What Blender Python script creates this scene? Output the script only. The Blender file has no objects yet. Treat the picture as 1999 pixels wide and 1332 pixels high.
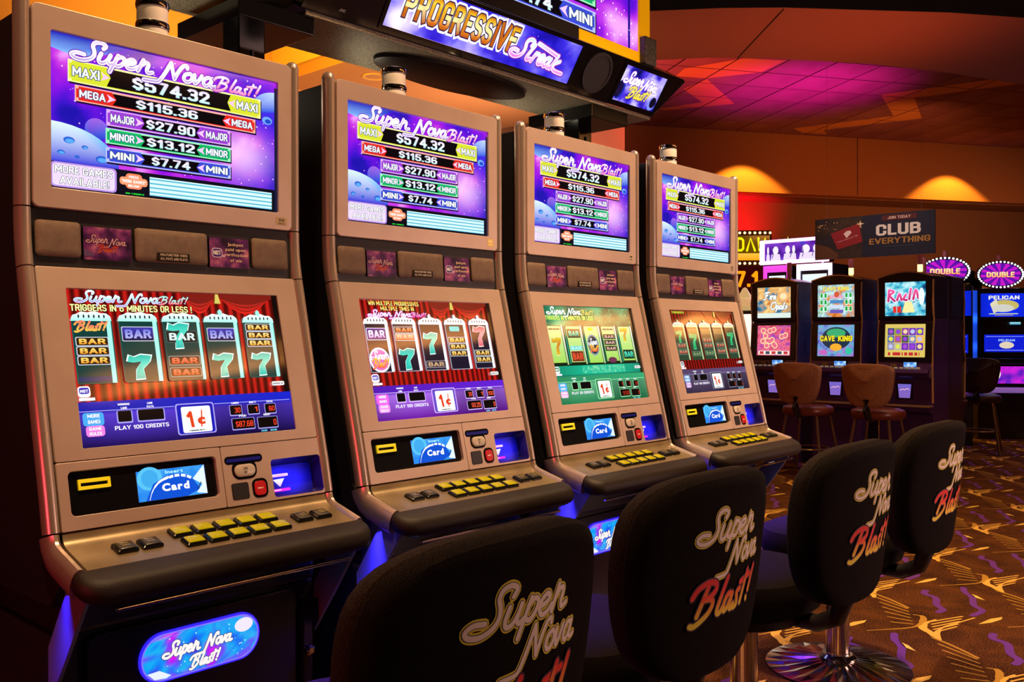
import bpy, math, random
from mathutils import Vector, Matrix, noise
random.seed(7)
SC = bpy.context.scene
COL = SC.collection

# ------------------------------------------------------------------ camera
def look():
    a, pi, ro = math.radians(42.1982), math.radians(-.3005), math.radians(-.1563)
    fh = Vector((math.cos(a), math.sin(a), 0)); r0 = Vector((math.sin(a), -math.cos(a), 0)); Z = Vector((0, 0, 1))
    F = fh*math.cos(pi)+Z*math.sin(pi); U0 = Z*math.cos(pi)-fh*math.sin(pi)
    R = r0*math.cos(ro)+U0*math.sin(ro); U = U0*math.cos(ro)-r0*math.sin(ro)
    m = Matrix((R, U, -F)).transposed().to_4x4(); m.translation = Vector((-.9819, -1.868, 1.16))
    return m
cam = bpy.data.cameras.new('camera'); cam.sensor_width = 36; cam.lens = 36*1794.15/1999; cam.clip_start = .05
co = bpy.data.objects.new('camera', cam); COL.objects.link(co); co.matrix_world = look(); SC.camera = co

# ------------------------------------------------------------------ world, exposure
W = bpy.data.worlds.new('world'); SC.world = W; W.use_nodes = True
W.node_tree.nodes['Background'].inputs[0].default_value = (.25, .16, .14, 1)
W.node_tree.nodes['Background'].inputs[1].default_value = .05
vs = SC.view_settings; vs.view_transform = 'Standard'; vs.look = 'None'; vs.gamma = 1; vs.exposure = 0.0; vs.use_curve_mapping = False

# ------------------------------------------------------------------ large lights (lamps of the room, and added fill)
def lamp(name, kind, loc, target, power, col, size=.2, angle=60, blend=.5, sy=None, spread=None):
    L = bpy.data.lights.new(name, kind); L.energy = power; L.color = col
    if kind == 'AREA':
        L.shape = 'RECTANGLE' if sy else 'DISK'; L.size = size
        if sy: L.size_y = sy
        if spread: L.spread = math.radians(spread)
    else: L.shadow_soft_size = size
    if kind == 'SPOT': L.spot_size = math.radians(angle); L.spot_blend = blend
    o = bpy.data.objects.new(name, L); COL.objects.link(o); o.location = loc
    if target is not None:
        o.rotation_euler = (Vector(target)-Vector(loc)).to_track_quat('-Z', 'Y').to_euler()
    return o
WARM = (1, .66, .38); AMBER = (1, .5, .08)
# ceiling downlights over the aisle in front of the machines
for i, x in enumerate((-.9, .5, 1.9, 3.3)):
    lamp('downlight_lamp', 'SPOT', (x, -.82, 3.4), (x+.05, -.2, 0.75), (115, 205, 300, 330)[i], (1, .60, .29), .06, 76, .8)
# downlights farther along the aisle, on the carpet and the far bank
for x, y, e, c in ((4.5, .1, 150, (1, .62, .12)), (4.6, -1.6, 55, (1, .52, .22)), (5.9, .4, 120, (1, .55, .25)), (7.6, -1.0, 95, (1, .55, .22)), (9.6, -.6, 90, (1, .5, .2))):
    lamp('downlight_lamp', 'SPOT', (x, y, 3.28), (x+.05, y, 0), e, c, .06, 80, .8)
# added unseen spots that brighten the curved cornice across the aisle
for x, y in ((2.6, -4.2), (4.6, -3.6), (6.9, -3.3), (9.2, -3.3)):
    lamp('cornice_fill', 'SPOT', (x, y, 2.2), (x+.3, y-.6, 3.3), 750, (1, .5, .17), .1, 70, .4)
# added fill light from across the aisle; no machines stand there
lamp('aisle_fill', 'AREA', (3.8, -3.4, .9), (1.3, 0, 1.2), 66, (1, .56, .48), 1.8, sy=.9)
# magenta and red washes on the tiled ceiling
lamp('magenta_spot', 'SPOT', (9.0, 2.5, 2.3), (9.2, 2.8, 4.05), 260, (1, .02, .62), .1, 85, 1)
lamp('red_ceiling_spot', 'SPOT', (7.6, 3.3, 2.5), (7.5, 3.4, 4.05), 110, (1, .10, .06), .1, 100, 1)

# ------------------------------------------------------------------ materials
def hexc(h, k=1.0):
    if not isinstance(h, str): return h
    h = h.lstrip('#'); o = []
    for i in (0, 2, 4):
        c = int(h[i:i+2], 16)/255
        o.append((c/12.92 if c <= .04045 else ((c+.055)/1.055)**2.4)*k)
    return tuple(o)
MT = {}
def mat(name, base=(.5, .5, .5), metal=0, rough=.5, emit=None, strength=1, attr=False, attr_emit=False, spec=.5, coat=0,
        nscale=0, ncol=None, bump=0, bscale=200, sheen=0, trans=0, alpha=1):
    if name in MT: return MT[name]
    m = bpy.data.materials.new(name); m.use_nodes = True; n = m.node_tree.nodes; l = m.node_tree.links
    b = n['Principled BSDF']
    base = hexc(base)
    b.inputs['Base Color'].default_value = (*base, 1); b.inputs['Metallic'].default_value = metal; b.inputs['Roughness'].default_value = rough
    b.inputs['Specular IOR Level'].default_value = spec; b.inputs['Coat Weight'].default_value = coat; b.inputs['Coat Roughness'].default_value = .05
    b.inputs['Sheen Weight'].default_value = sheen; b.inputs['Transmission Weight'].default_value = trans
    if emit is not None: b.inputs['Emission Color'].default_value = (*hexc(emit), 1); b.inputs['Emission Strength'].default_value = strength
    if attr:
        a = n.new('ShaderNodeAttribute'); a.attribute_name = 'Col'; l.new(a.outputs['Color'], b.inputs['Base Color'])
    if attr_emit:
        a = n.new('ShaderNodeAttribute'); a.attribute_name = 'Col'; l.new(a.outputs['Color'], b.inputs['Emission Color'])
        b.inputs['Emission Strength'].default_value = strength; m.cycles.emission_sampling = 'NONE'
    tc = n.new('ShaderNodeTexCoord')
    if nscale:
        t = n.new('ShaderNodeTexNoise'); t.inputs['Scale'].default_value = nscale; t.inputs['Detail'].default_value = 6; l.new(tc.outputs['Object'], t.inputs['Vector'])
        r = n.new('ShaderNodeMix'); r.data_type = 'RGBA'; r.inputs[6].default_value = (*base, 1); r.inputs[7].default_value = (*hexc(ncol), 1)
        cr = n.new('ShaderNodeValToRGB'); cr.color_ramp.elements[0].position = .38; cr.color_ramp.elements[1].position = .66
        l.new(t.outputs['Fac'], cr.inputs[0]); l.new(cr.outputs[0], r.inputs[0]); l.new(r.outputs[2], b.inputs['Base Color'])
    if bump:
        t = n.new('ShaderNodeTexNoise'); t.inputs['Scale'].default_value = bscale; l.new(tc.outputs['Object'], t.inputs['Vector'])
        bp = n.new('ShaderNodeBump'); bp.inputs['Strength'].default_value = bump; bp.inputs['Distance'].default_value = .002
        l.new(t.outputs['Fac'], bp.inputs['Height']); l.new(bp.outputs[0], b.inputs['Normal'])
    MT[name] = m; return m
BEZEL = mat('satin_bezel', (.58, .45, .38), .35, .42, nscale=9, ncol=(.53, .40, .33))
TRIM = mat('rounded_trim_metal', (.66, .54, .47), .7, .3)
DECKM = mat('deck_metal', (.34, .26, .15), .55, .36, nscale=14, ncol=(.26, .195, .11))
BLACK = mat('black_plastic', (.010, .009, .010), 0, .42)
GLOSS = mat('black_gloss', (.006, .006, .007), 0, .12)
SIDEM = mat('cabinet_side_laminate', (.012, .010, .013), 0, .45)
BUMP = mat('armrest_vinyl', (.016, .010, .0085), 0, .5, spec=.35, bump=.3, bscale=600)
CHROME = mat('chrome', (.8, .78, .76), 1, .12)
GRILLE = mat('speaker_cloth', (.20, .135, .095), .3, .5, nscale=60, ncol=(.16, .105, .075), bump=.6, bscale=900)
SCREEN = mat('lit_display', (.004, .004, .005), 0, .06, attr_emit=True, strength=1.12, spec=1.0)
PRINT = mat('printed_panel', attr=True, rough=.3)
PRINTM = mat('printed_matt', attr=True, rough=.75)
FABRIC = mat('chair_fabric', (.0035, .0023, .0023), 0, .95, nscale=420, ncol=(.013, .0085, .0065), bump=.5, bscale=700, sheen=.01, spec=.08)
FABEDGE = mat('chair_fabric_band', (.010, .007, .006), 0, .9, nscale=420, ncol=(.034, .023, .017), bump=.5, bscale=700, sheen=.02, spec=.08)
YEL = mat('yellow_plastic_glow', '#f0dc20', 0, .35, emit='#e0c810', strength=.45)  # glow added to brighten the card slot inside its shaded recess
GREYP = mat('grey_plastic', '#6d6a66', 0, .45)
LENS = mat('frosted_lens', (.92, .86, .82), 0, .35)

# ------------------------------------------------------------------ mesh helpers
def link(name, me, m, parent=None, smooth=False):
    o = bpy.data.objects.new(name, me); COL.objects.link(o)
    if m is not None: me.materials.append(m)
    if parent is not None: o.parent = parent
    if smooth:
        for p in me.polygons: p.use_smooth = True
    return o
class MB:
    def __init__(s): s.v = []; s.f = []
    def add(s, vs, fs):
        k = len(s.v); s.v += [tuple(v) for v in vs]; s.f += [tuple(i+k for i in f) for f in fs]; return s
    def box(s, x0, x1, y0, y1, z0, z1):
        return s.add([(x0, y0, z0), (x1, y0, z0), (x1, y1, z0), (x0, y1, z0), (x0, y0, z1), (x1, y0, z1), (x1, y1, z1), (x0, y1, z1)],
                     [(0, 3, 2, 1), (4, 5, 6, 7), (0, 1, 5, 4), (1, 2, 6, 5), (2, 3, 7, 6), (3, 0, 4, 7)])
    def prism(s, fr, pts, w0, w1):
        n = len(pts)
        vs = [fr(u, v, w0) for u, v in pts]+[fr(u, v, w1) for u, v in pts]
        return s.add(vs, [tuple(range(n-1, -1, -1)), tuple(range(n, 2*n))]+[(i, (i+1) % n, (i+1) % n+n, i+n) for i in range(n)])
    def ring(s, fr, outer, inner, w0, w1, wi=None):
        n = len(outer); wi = w1 if wi is None else wi
        vs = [fr(u, v, w0) for u, v in outer]+[fr(u, v, w1) for u, v in outer]+[fr(u, v, wi) for u, v in inner]+[fr(u, v, w0) for u, v in inner]
        fs = []
        for i in range(n):
            j = (i+1) % n
            fs += [(i, j, j+n, i+n), (i+n, j+n, j+2*n, i+2*n), (i+2*n, j+2*n, j+3*n, i+3*n), (i+3*n, j+3*n, j, i)]
        return s.add(vs, fs)
    def sweep(s, path, sect):        # path in (y,z), section in (x, out) ; tube along the path, capped
        n = len(sect); rows = []
        for i, (y, z) in enumerate(path):
            a = path[max(0, i-1)]; b = path[min(len(path)-1, i+1)]
            t = Vector((b[0]-a[0], b[1]-a[1])).normalized(); nn = Vector((t[1], -t[0]))   # outward when the path runs downwards
            rows.append([(x, y+nn[0]*o, z+nn[1]*o) for x, o in sect])
        vs = [p for r in rows for p in r]; fs = []
        for i in range(len(path)-1):
            for k in range(n):
                k2 = (k+1) % n; fs.append((i*n+k, i*n+k2, (i+1)*n+k2, (i+1)*n+k))
        fs += [tuple(range(n-1, -1, -1)), tuple(range((len(path)-1)*n, len(path)*n))]
        return s.add(vs, fs)
    def lathe(s, prof, c=(0, 0, 0), n=24, ax='z'):
        vs = []; fs = []
        for r, h in prof:
            for k in range(n):
                a = 2*math.pi*k/n; p = (r*math.cos(a), r*math.sin(a), h)
                if ax == 'x': p = (p[2], p[0], p[1])
                if ax == 'y': p = (p[0], p[2], p[1])
                vs.append((p[0]+c[0], p[1]+c[1], p[2]+c[2]))
        for i in range(len(prof)-1):
            for k in range(n):
                k2 = (k+1) % n; fs.append((i*n+k, i*n+k2, (i+1)*n+k2, (i+1)*n+k))
        fs += [tuple(range(n-1, -1, -1)), tuple(range((len(prof)-1)*n, len(prof)*n))]
        return s.add(vs, fs)
    def tube(s, pts, r, n=10):
        vs = []; fs = []; pts = [Vector(p) for p in pts]
        rr = r if isinstance(r, (list, tuple)) else [r]*len(pts)
        up = Vector((0, 0, 1))
        for i, p in enumerate(pts):
            t = (pts[min(i+1, len(pts)-1)]-pts[max(i-1, 0)]).normalized()
            a = t.cross(up)
            if a.length < .05: a = t.cross(Vector((1, 0, 0)))
            a.normalize(); b = t.cross(a)
            for k in range(n):
                q = 2*math.pi*k/n; vs.append(p+a*rr[i]*math.cos(q)+b*rr[i]*math.sin(q))
        for i in range(len(pts)-1):
            for k in range(n):
                k2 = (k+1) % n; fs.append((i*n+k, i*n+k2, (i+1)*n+k2, (i+1)*n+k))
        fs += [tuple(range(n-1, -1, -1)), tuple(range((len(pts)-1)*n, len(pts)*n))]
        return s.add(vs, fs)
    def loft(s, rings, cap=True):
        n = len(rings[0]); vs = [p for r in rings for p in r]; fs = []
        for i in range(len(rings)-1):
            for k in range(n):
                k2 = (k+1) % n; fs.append((i*n+k, i*n+k2, (i+1)*n+k2, (i+1)*n+k))
        if cap: fs += [tuple(range(n-1, -1, -1)), tuple(range((len(rings)-1)*n, len(rings)*n))]
        return s.add(vs, fs)
    def build(s, name, m, parent=None, bevel=0, smooth=False, seg=2):
        me = bpy.data.meshes.new(name); me.from_pydata(s.v, [], s.f); me.update()
        import bmesh
        b = bmesh.new(); b.from_mesh(me); bmesh.ops.recalc_face_normals(b, faces=b.faces); b.to_mesh(me); b.free()
        o = link(name, me, m, parent, smooth)
        if bevel:
            k = o.modifiers.new('bevel', 'BEVEL'); k.width = bevel; k.segments = seg; k.limit_method = 'ANGLE'; k.angle_limit = math.radians(40)
        if smooth:
            me.set_sharp_from_angle(angle=math.radians(38))
        return o
def rrect(u0, v0, u1, v1, r, n=5):
    o = []
    for cx, cy, a0 in ((u1-r, v0+r, -90), (u1-r, v1-r, 0), (u0+r, v1-r, 90), (u0+r, v0+r, 180)):
        for i in range(n+1):
            a = math.radians(a0+90*i/n); o.append((cx+r*math.cos(a), cy+r*math.sin(a)))
    return o
def ell(cx, cy, rx, ry, n=28): return [(cx+rx*math.cos(2*math.pi*i/n), cy+ry*math.sin(2*math.pi*i/n)) for i in range(n)]
def frame(o, eu, ev, ew):
    o, eu, ev, ew = map(Vector, (o, eu, ev, ew))
    return lambda u, v, w=0: tuple(o+eu*u+ev*v+ew*w)
def empty(name, loc=(0, 0, 0), rz=0):
    o = bpy.data.objects.new(name, None); COL.objects.link(o); o.location = loc; o.rotation_euler = (0, 0, rz); o.empty_display_size = .1; return o
def tag(o, label=None, cat=None, group=None, kind=None):
    if label: o['label'] = label
    if cat: o['category'] = cat
    if group: o['group'] = group
    if kind: o['kind'] = kind
    return o
def copy_tree(o, parent=None, skip=()):
    c = o.copy(); COL.objects.link(c); c.parent = parent
    for ch in list(o.children):
        if ch.name.split('.')[0] not in skip: copy_tree(ch, c, skip)
    return c

# ------------------------------------------------------------------ flat print: coloured polygons on a panel
GL = {}
def glyph(ch, bold):
    k = (ch, bold)
    if k in GL: return GL[k]
    cu = bpy.data.curves.new('glyph', 'FONT'); cu.body = ch; cu.size = 1; cu.offset = bold; cu.resolution_u = 3
    o = bpy.data.objects.new('glyph', cu); COL.objects.link(o)
    me = bpy.data.meshes.new_from_object(o.evaluated_get(bpy.context.evaluated_depsgraph_get()))
    vs = [(v.co.x, v.co.y) for v in me.vertices]; fs = [tuple(p.vertices) for p in me.polygons]
    bpy.data.objects.remove(o); bpy.data.curves.remove(cu); bpy.data.meshes.remove(me)
    x0 = min(v[0] for v in vs); x1 = max(v[0] for v in vs)
    GL[k] = ([(a-x0, b) for a, b in vs], fs, x1-x0); return GL[k]
def smooth(pts, closed=False, k=5):
    n = len(pts); out = []
    if n < 3 and not closed: return [Vector(p) for p in pts]
    for i in range(n if closed else n-1):
        g = (lambda j: Vector(pts[j % n])) if closed else (lambda j: Vector(pts[max(0, min(n-1, j))]))
        a, b, c, d = g(i-1), g(i), g(i+1), g(i+2)
        for s in range(k):
            t = s/k; out.append(.5*((2*b)+(c-a)*t+(2*a-5*b+4*c-d)*t*t+(3*b-a-3*c+d)*t**3))
    out.append(Vector(pts[0] if closed else pts[-1])); return out

# heavy block capitals and figures drawn as straight strokes: glyph -> (width, polylines) on a unit cap height
BLK = {
'A': (.62, [[(0, 0), (.31, 1), (.62, 0)], [(.14, .28), (.48, .28)]]), 'B': (.5, [[(0, 0), (0, 1), (.36, 1), (.48, .88), (.48, .64), (.36, .53), (0, .53)], [(.36, .53), (.5, .4), (.5, .12), (.38, 0), (0, 0)]]),
'C': (.5, [[(.5, .72), (.5, .88), (.38, 1), (.12, 1), (0, .88), (0, .12), (.12, 0), (.38, 0), (.5, .12), (.5, .28)]]), 'D': (.5, [[(0, 0), (0, 1), (.34, 1), (.5, .84), (.5, .16), (.34, 0), (0, 0)]]),
'E': (.4, [[(.4, 0), (0, 0), (0, 1), (.4, 1)], [(0, .52), (.34, .52)]]), 'F': (.4, [[(0, 0), (0, 1), (.4, 1)], [(0, .5), (.34, .5)]]),
'G': (.5, [[(.5, .74), (.5, .88), (.38, 1), (.12, 1), (0, .88), (0, .12), (.12, 0), (.38, 0), (.5, .12), (.5, .45), (.3, .45)]]), 'H': (.5, [[(0, 0), (0, 1)], [(.5, 0), (.5, 1)], [(0, .5), (.5, .5)]]),
'I': (.0, [[(0, 0), (0, 1)]]), 'J': (.4, [[(.4, 1), (.4, .12), (.28, 0), (.12, 0), (0, .12), (0, .3)]]), 'K': (.5, [[(0, 0), (0, 1)], [(.5, 1), (.04, .45)], [(.16, .58), (.52, 0)]]),
'L': (.38, [[(0, 1), (0, 0), (.38, 0)]]), 'M': (.74, [[(0, 0), (0, 1), (.37, .25), (.74, 1), (.74, 0)]]), 'N': (.54, [[(0, 0), (0, 1), (.54, 0), (.54, 1)]]),
'O': (.5, [[(.12, 0), (0, .12), (0, .88), (.12, 1), (.38, 1), (.5, .88), (.5, .12), (.38, 0), (.12, 0)]]), 'P': (.48, [[(0, 0), (0, 1), (.36, 1), (.48, .88), (.48, .56), (.36, .44), (0, .44)]]),
'Q': (.5, [[(.12, 0), (0, .12), (0, .88), (.12, 1), (.38, 1), (.5, .88), (.5, .12), (.38, 0), (.12, 0)], [(.3, .2), (.56, -.1)]]), 'R': (.5, [[(0, 0), (0, 1), (.36, 1), (.48, .88), (.48, .58), (.36, .48), (0, .48)], [(.3, .48), (.52, 0)]]),
'S': (.48, [[(.46, .88), (.36, 1), (.12, 1), (0, .88), (0, .64), (.1, .54), (.38, .46), (.48, .36), (.48, .12), (.36, 0), (.12, 0), (.02, .12)]]), 'T': (.5, [[(0, 1), (.5, 1)], [(.25, 0), (.25, 1)]]),
'U': (.5, [[(0, 1), (0, .12), (.12, 0), (.38, 0), (.5, .12), (.5, 1)]]), 'V': (.6, [[(0, 1), (.3, 0), (.6, 1)]]), 'W': (.84, [[(0, 1), (.2, 0), (.42, .8), (.64, 0), (.84, 1)]]), 'X': (.56, [[(0, 0), (.56, 1)], [(0, 1), (.56, 0)]]),
'Y': (.58, [[(0, 1), (.29, .46), (.58, 1)], [(.29, .46), (.29, 0)]]), 'Z': (.48, [[(0, 1), (.48, 1), (0, 0), (.48, 0)]]),
'0': (.48, [[(.12, 0), (0, .12), (0, .88), (.12, 1), (.36, 1), (.48, .88), (.48, .12), (.36, 0), (.12, 0)]]), '1': (.24, [[(0, .76), (.2, 1), (.2, 0)]]), '2': (.48, [[(0, .74), (0, .88), (.12, 1), (.36, 1), (.48, .88), (.48, .64), (0, 0), (.48, 0)]]),
'3': (.48, [[(.03, .9), (.12, 1), (.36, 1), (.47, .88), (.47, .64), (.36, .53), (.22, .53)], [(.36, .53), (.48, .4), (.48, .12), (.36, 0), (.12, 0), (.03, .1)]]), '4': (.54, [[(.4, 0), (.4, 1), (0, .3), (.54, .3)]]),
'5': (.48, [[(.46, 1), (.04, 1), (0, .56), (.34, .6), (.48, .46), (.48, .12), (.36, 0), (.12, 0), (0, .12), (0, .2)]]), '6': (.48, [[(.44, .92), (.36, 1), (.12, 1), (0, .88), (0, .12), (.12, 0), (.36, 0), (.48, .12), (.48, .46), (.36, .56), (0, .52)]]),
'7': (.48, [[(0, 1), (.48, 1), (.16, 0)]]), '8': (.48, [[(.12, .53), (0, .64), (0, .88), (.12, 1), (.36, 1), (.48, .88), (.48, .64), (.36, .53), (.12, .53), (0, .42), (0, .12), (.12, 0), (.36, 0), (.48, .12), (.48, .42), (.36, .53)]]),
'9': (.48, [[(.04, .08), (.12, 0), (.36, 0), (.48, .12), (.48, .88), (.36, 1), (.12, 1), (0, .88), (0, .54), (.12, .44), (.48, .48)]]), '$': (.44, [[(.42, .84), (.34, .92), (.12, .92), (0, .82), (0, .64), (.1, .55), (.34, .46), (.44, .36), (.44, .18), (.34, .08), (.12, .08), (.02, .16)], [(.22, 1.0), (.22, 1.02)], [(.22, 0), (.22, -.02)]]),
'.': (.0, [[(0, 0), (0, .01)]]), '!': (.0, [[(0, 1), (0, .36)], [(0, 0), (0, .01)]]), '"': (.18, [[(0, .8), (0, 1)], [(.18, .8), (.18, 1)]]), '-': (.3, [[(0, .5), (.3, .5)]])}
class Art:
    STEP = .00022
    BLOCK = True
    def __init__(s): s.v = []; s.c = []; s.f = []; s.L = 0; s.n = 0
    def up(s): s.L += 1; return s
    def _c(s, col, x, y, y0, y1):
        if callable(col): return col(x, y)
        if isinstance(col, list):
            t = 0 if y1 == y0 else min(1, max(0, (y-y0)/(y1-y0))); t *= len(col)-1; i = min(int(t), len(col)-2); t -= i
            a, b = hexc(col[i]), hexc(col[i+1]); return tuple(a[j]*(1-t)+b[j]*t for j in range(3))
        return hexc(col)
    def raw(s, vs, fs, col, dl=None):
        # every shape sits a hair above the one before, so overlapping shapes never share a plane
        k = len(s.v); y0 = min(v[1] for v in vs); y1 = max(v[1] for v in vs); s.n += 1; q = (s.n % 20)*.02
        for i, (x, y) in enumerate(vs): s.v.append((x, y, s.L+q+(dl[i] if dl else 0))); s.c.append(s._c(col, x, y, y0, y1))
        s.f += [tuple(i+k for i in f) for f in fs]; return s
    def poly(s, pts, col): return s.raw(pts, [tuple(range(len(pts)))], col)
    def rect(s, x0, y0, x1, y1, col): return s.poly([(x0, y0), (x1, y0), (x1, y1), (x0, y1)], col)
    def rr(s, x0, y0, x1, y1, r, col): return s.poly(rrect(x0, y0, x1, y1, r, 3), col)
    def ell(s, cx, cy, rx, ry, col, n=24): return s.poly(ell(cx, cy, rx, ry, n), col)
    def grid(s, x0, y0, x1, y1, nx, ny, fn):
        vs = [(x0+(x1-x0)*i/nx, y0+(y1-y0)*j/ny) for j in range(ny+1) for i in range(nx+1)]
        return s.raw(vs, [(j*(nx+1)+i, j*(nx+1)+i+1, (j+1)*(nx+1)+i+1, (j+1)*(nx+1)+i) for j in range(ny) for i in range(nx)], fn)
    def stroke(s, pts, w, col, closed=False, sm=True, k=5, T=None, cap=True, yr=None):
        P = smooth(pts, closed, k) if sm else [Vector(p) for p in pts]
        if T: P = [Vector(T(p.x, p.y)) for p in P]
        n = len(P); vs = []; fs = []
        for i, p in enumerate(P):
            d = P[min(i+1, n-1)]-P[max(i-1, 0)]
            if d.length < 1e-9: d = Vector((1, 0))
            d.normalize(); q = Vector((-d.y, d.x)); ww = w[min(len(w)-1, int(i*len(w)/n))] if isinstance(w, list) else w
            vs += [tuple(p+q*ww/2), tuple(p-q*ww/2)]
        fs = [(2*i, 2*i+1, 2*i+3, 2*i+2) for i in range(n-1)]
        if cap and not closed:
            for e, o in ((P[0], P[1]), (P[-1], P[-2])):
                ww = w if not isinstance(w, list) else w[0 if e is P[0] else -1]
                d = (e-o); a0 = math.atan2(d.y, d.x); b = len(vs)
                vs += [tuple(e+Vector((math.cos(a0+t), math.sin(a0+t)))*ww/2) for t in (-1.57, -.8, 0, .8, 1.57)]
                fs.append(tuple(range(b, b+5)))
        if yr:
            kk = len(s.v); s.n += 1; z_ = (s.n % 20)*.02
            for x, y in vs: s.v.append((x, y, s.L+z_)); s.c.append(s._c(col, x, y, *yr))
            s.f += [tuple(i+kk for i in f) for f in fs]; return s
        return s.raw(vs, fs, col)
    def block(s, t, x, y, h, col, w, bw, al, shear, outline, ow, gap):
        # block lettering; h = overall cap height
        def put(b, c):
            adv = []; cx = 0
            for ch in t:
                if ch == ' ': cx += .42; continue
                adv.append((cx, ch)); cx += BLK[ch][0]+bw+gap
            tot = cx-gap; ky = h/(1+bw); kx = (w/tot) if w else ky
            ox = x-tot*kx*{'L': 0, 'C': .5, 'R': 1}[al]+bw/2*kx; av = []; af = []
            for gx, ch in adv:
                for st in BLK[ch][1]:
                    n = len(st)
                    for i in range(n-1):
                        p, q = Vector(st[i]), Vector(st[i+1]); d = (q-p).normalized(); nn = Vector((-d.y, d.x))*b/2
                        if i == 0: p = p-d*(b/2 if st[0] != st[-1] else 0)
                        if i == n-2: q = q+d*(b/2 if st[0] != st[-1] else 0)
                        k = len(av); av += [(p+nn), (p-nn), (q-nn), (q+nn)]; af.append((k, k+1, k+2, k+3))
                        av[k:k+4] = [(gx+a.x, a.y) for a in av[k:k+4]]
                        if i > 0 or st[0] == st[-1]:
                            k = len(av); r = b/2*1.04; av += [(gx+st[i][0]+r*math.cos(j*.7854+.3927), st[i][1]+r*math.sin(j*.7854+.3927)) for j in range(8)]; af.append(tuple(range(k, k+8)))
            dl = [0]*len(av)
            for fi, f in enumerate(af):
                for i in f: dl[i] = (fi % 24)*.004
            s.raw([(ox+a*kx+q*ky*shear, y+(q+bw/2)*ky) for a, q in av], af, c, dl)
        if outline: put(bw+ow*3.2, outline); s.L += .5
        put(bw, col)
        if outline: s.L -= .5
        return s
    def text(s, t, x, y, h, col, w=None, bold=.02, al='L', gap=.09, shear=0, outline=None, ow=.06, rise=0):
        # h = cap height, x,y = left/centre/right of the baseline ; w squeezes to that width
        if all(c in BLK or c == ' ' for c in t): return s.block(t, x, y, h, col, w, .14+bold*1.9, al, shear, outline, ow, gap)
        def put(b, c):
            cx = 0; items = []
            for ch in t:
                if ch == ' ': cx += .34; continue
                vs, fs, gw = glyph(ch, bold); items.append((cx, ch, gw)); cx += gw+gap
            tot = max(cx-gap, .01); k = h/.73; kx = k if w is None else w/tot
            ox = x-(tot*kx*{'L': 0, 'C': .5, 'R': 1}[al])
            av = []; af = []
            for gx, ch, gw in items:
                v0, f0, _ = glyph(ch, bold); v1, f1, _ = glyph(ch, b)
                d = (glyph(ch, b)[2]-gw)/2; n = len(av)
                for a, q in v1: 
                    X = ox+(gx+a-d)*kx+q*k*shear; av.append((X, y+q*k+rise*(X-ox)))
                af += [tuple(i+n for i in f) for f in f1]
            if av: s.raw(av, af, c)
        if outline: put(bold+ow, outline); s.L += .5
        put(bold, col)
        if outline: s.L -= .5
        return s
    def bars(s, x, y, w, h, col, n=4):
        # lettering too small to read: a row of dashes
        rd = random.Random(int(x*13+y*7+n)); xs = sorted(rd.random() for _ in range(n-1)); e = [0]+xs+[1]
        for i in range(n):
            if e[i+1]-e[i] > .06: s.rect(x-w/2+w*e[i], y, x-w/2+w*(e[i+1]-.04), y+h, col)
        return s
    def build(s, name, fr, m, parent=None, scale=1.0, w=0, off=(0, 0)):
        me = bpy.data.meshes.new(name)
        me.from_pydata([fr(off[0]+x*scale, off[1]+y*scale, w+l*s.STEP) for x, y, l in s.v], [], s.f); me.update()
        at = me.color_attributes.new('Col', 'FLOAT_COLOR', 'POINT')
        flat = []
        for c in s.c: flat += [c[0], c[1], c[2], 1]
        at.data.foreach_set('color', flat)
        return link(name, me, m, parent)

# brush lettering of the game's name, drawn as strokes
SUPER = [[(1.62, 1.5), (1.74, 1.85), (1.45, 2.08), (1.1, 1.95), (1.0, 1.55), (1.12, 1.1), (1.15, .6), (.95, .15), (.5, -.1), (.05, 0), (-.12, .3), (.15, .55), (.6, .5)],
 [(1.55, 1.0), (1.45, .35), (1.55, .02), (1.8, .08), (2.0, .5), (2.1, 1.0)], [(2.1, 1.0), (2.0, .3), (2.12, .02), (2.3, .2)],
 [(2.55, 1.15), (2.2, -.75)], [(2.45, .75), (2.7, 1.05), (2.95, .9), (2.9, .4), (2.65, .02), (2.4, .15)],
 [(3.1, .5), (3.45, .6), (3.6, .88), (3.4, 1.05), (3.15, .8), (3.1, .35), (3.3, .02), (3.6, .12), (3.8, .4)],
 [(3.85, 0), (4.1, 1.3)], [(4.05, .75), (4.25, 1.05), (4.45, .95), (4.4, .3), (4.5, .02), (4.78, .15)]]
NOVA = [[(-.9, -.75), (-.1, -.68), (.1, -.45), (.35, .4), (.65, 1.75)], [(.65, 1.75), (.8, 1.0), (1.02, 0)], [(1.02, 0), (1.2, .9), (1.45, 1.65), (1.7, 1.78), (1.75, 1.5)],
 [(2.0, 1.0), (1.7, .8), (1.62, .3), (1.85, 0), (2.12, .25), (2.15, .75), (2.0, 1.0)], [(2.3, 1.0), (2.35, .3), (2.42, .02), (2.65, .5), (2.8, 1.05)],
 [(3.5, .85), (3.25, 1.02), (3.0, .7), (2.98, .25), (3.15, .02), (3.4, .3), (3.55, 1.0)], [(3.55, 1.0), (3.48, .25), (3.6, .02), (3.85, .15)]]
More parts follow.
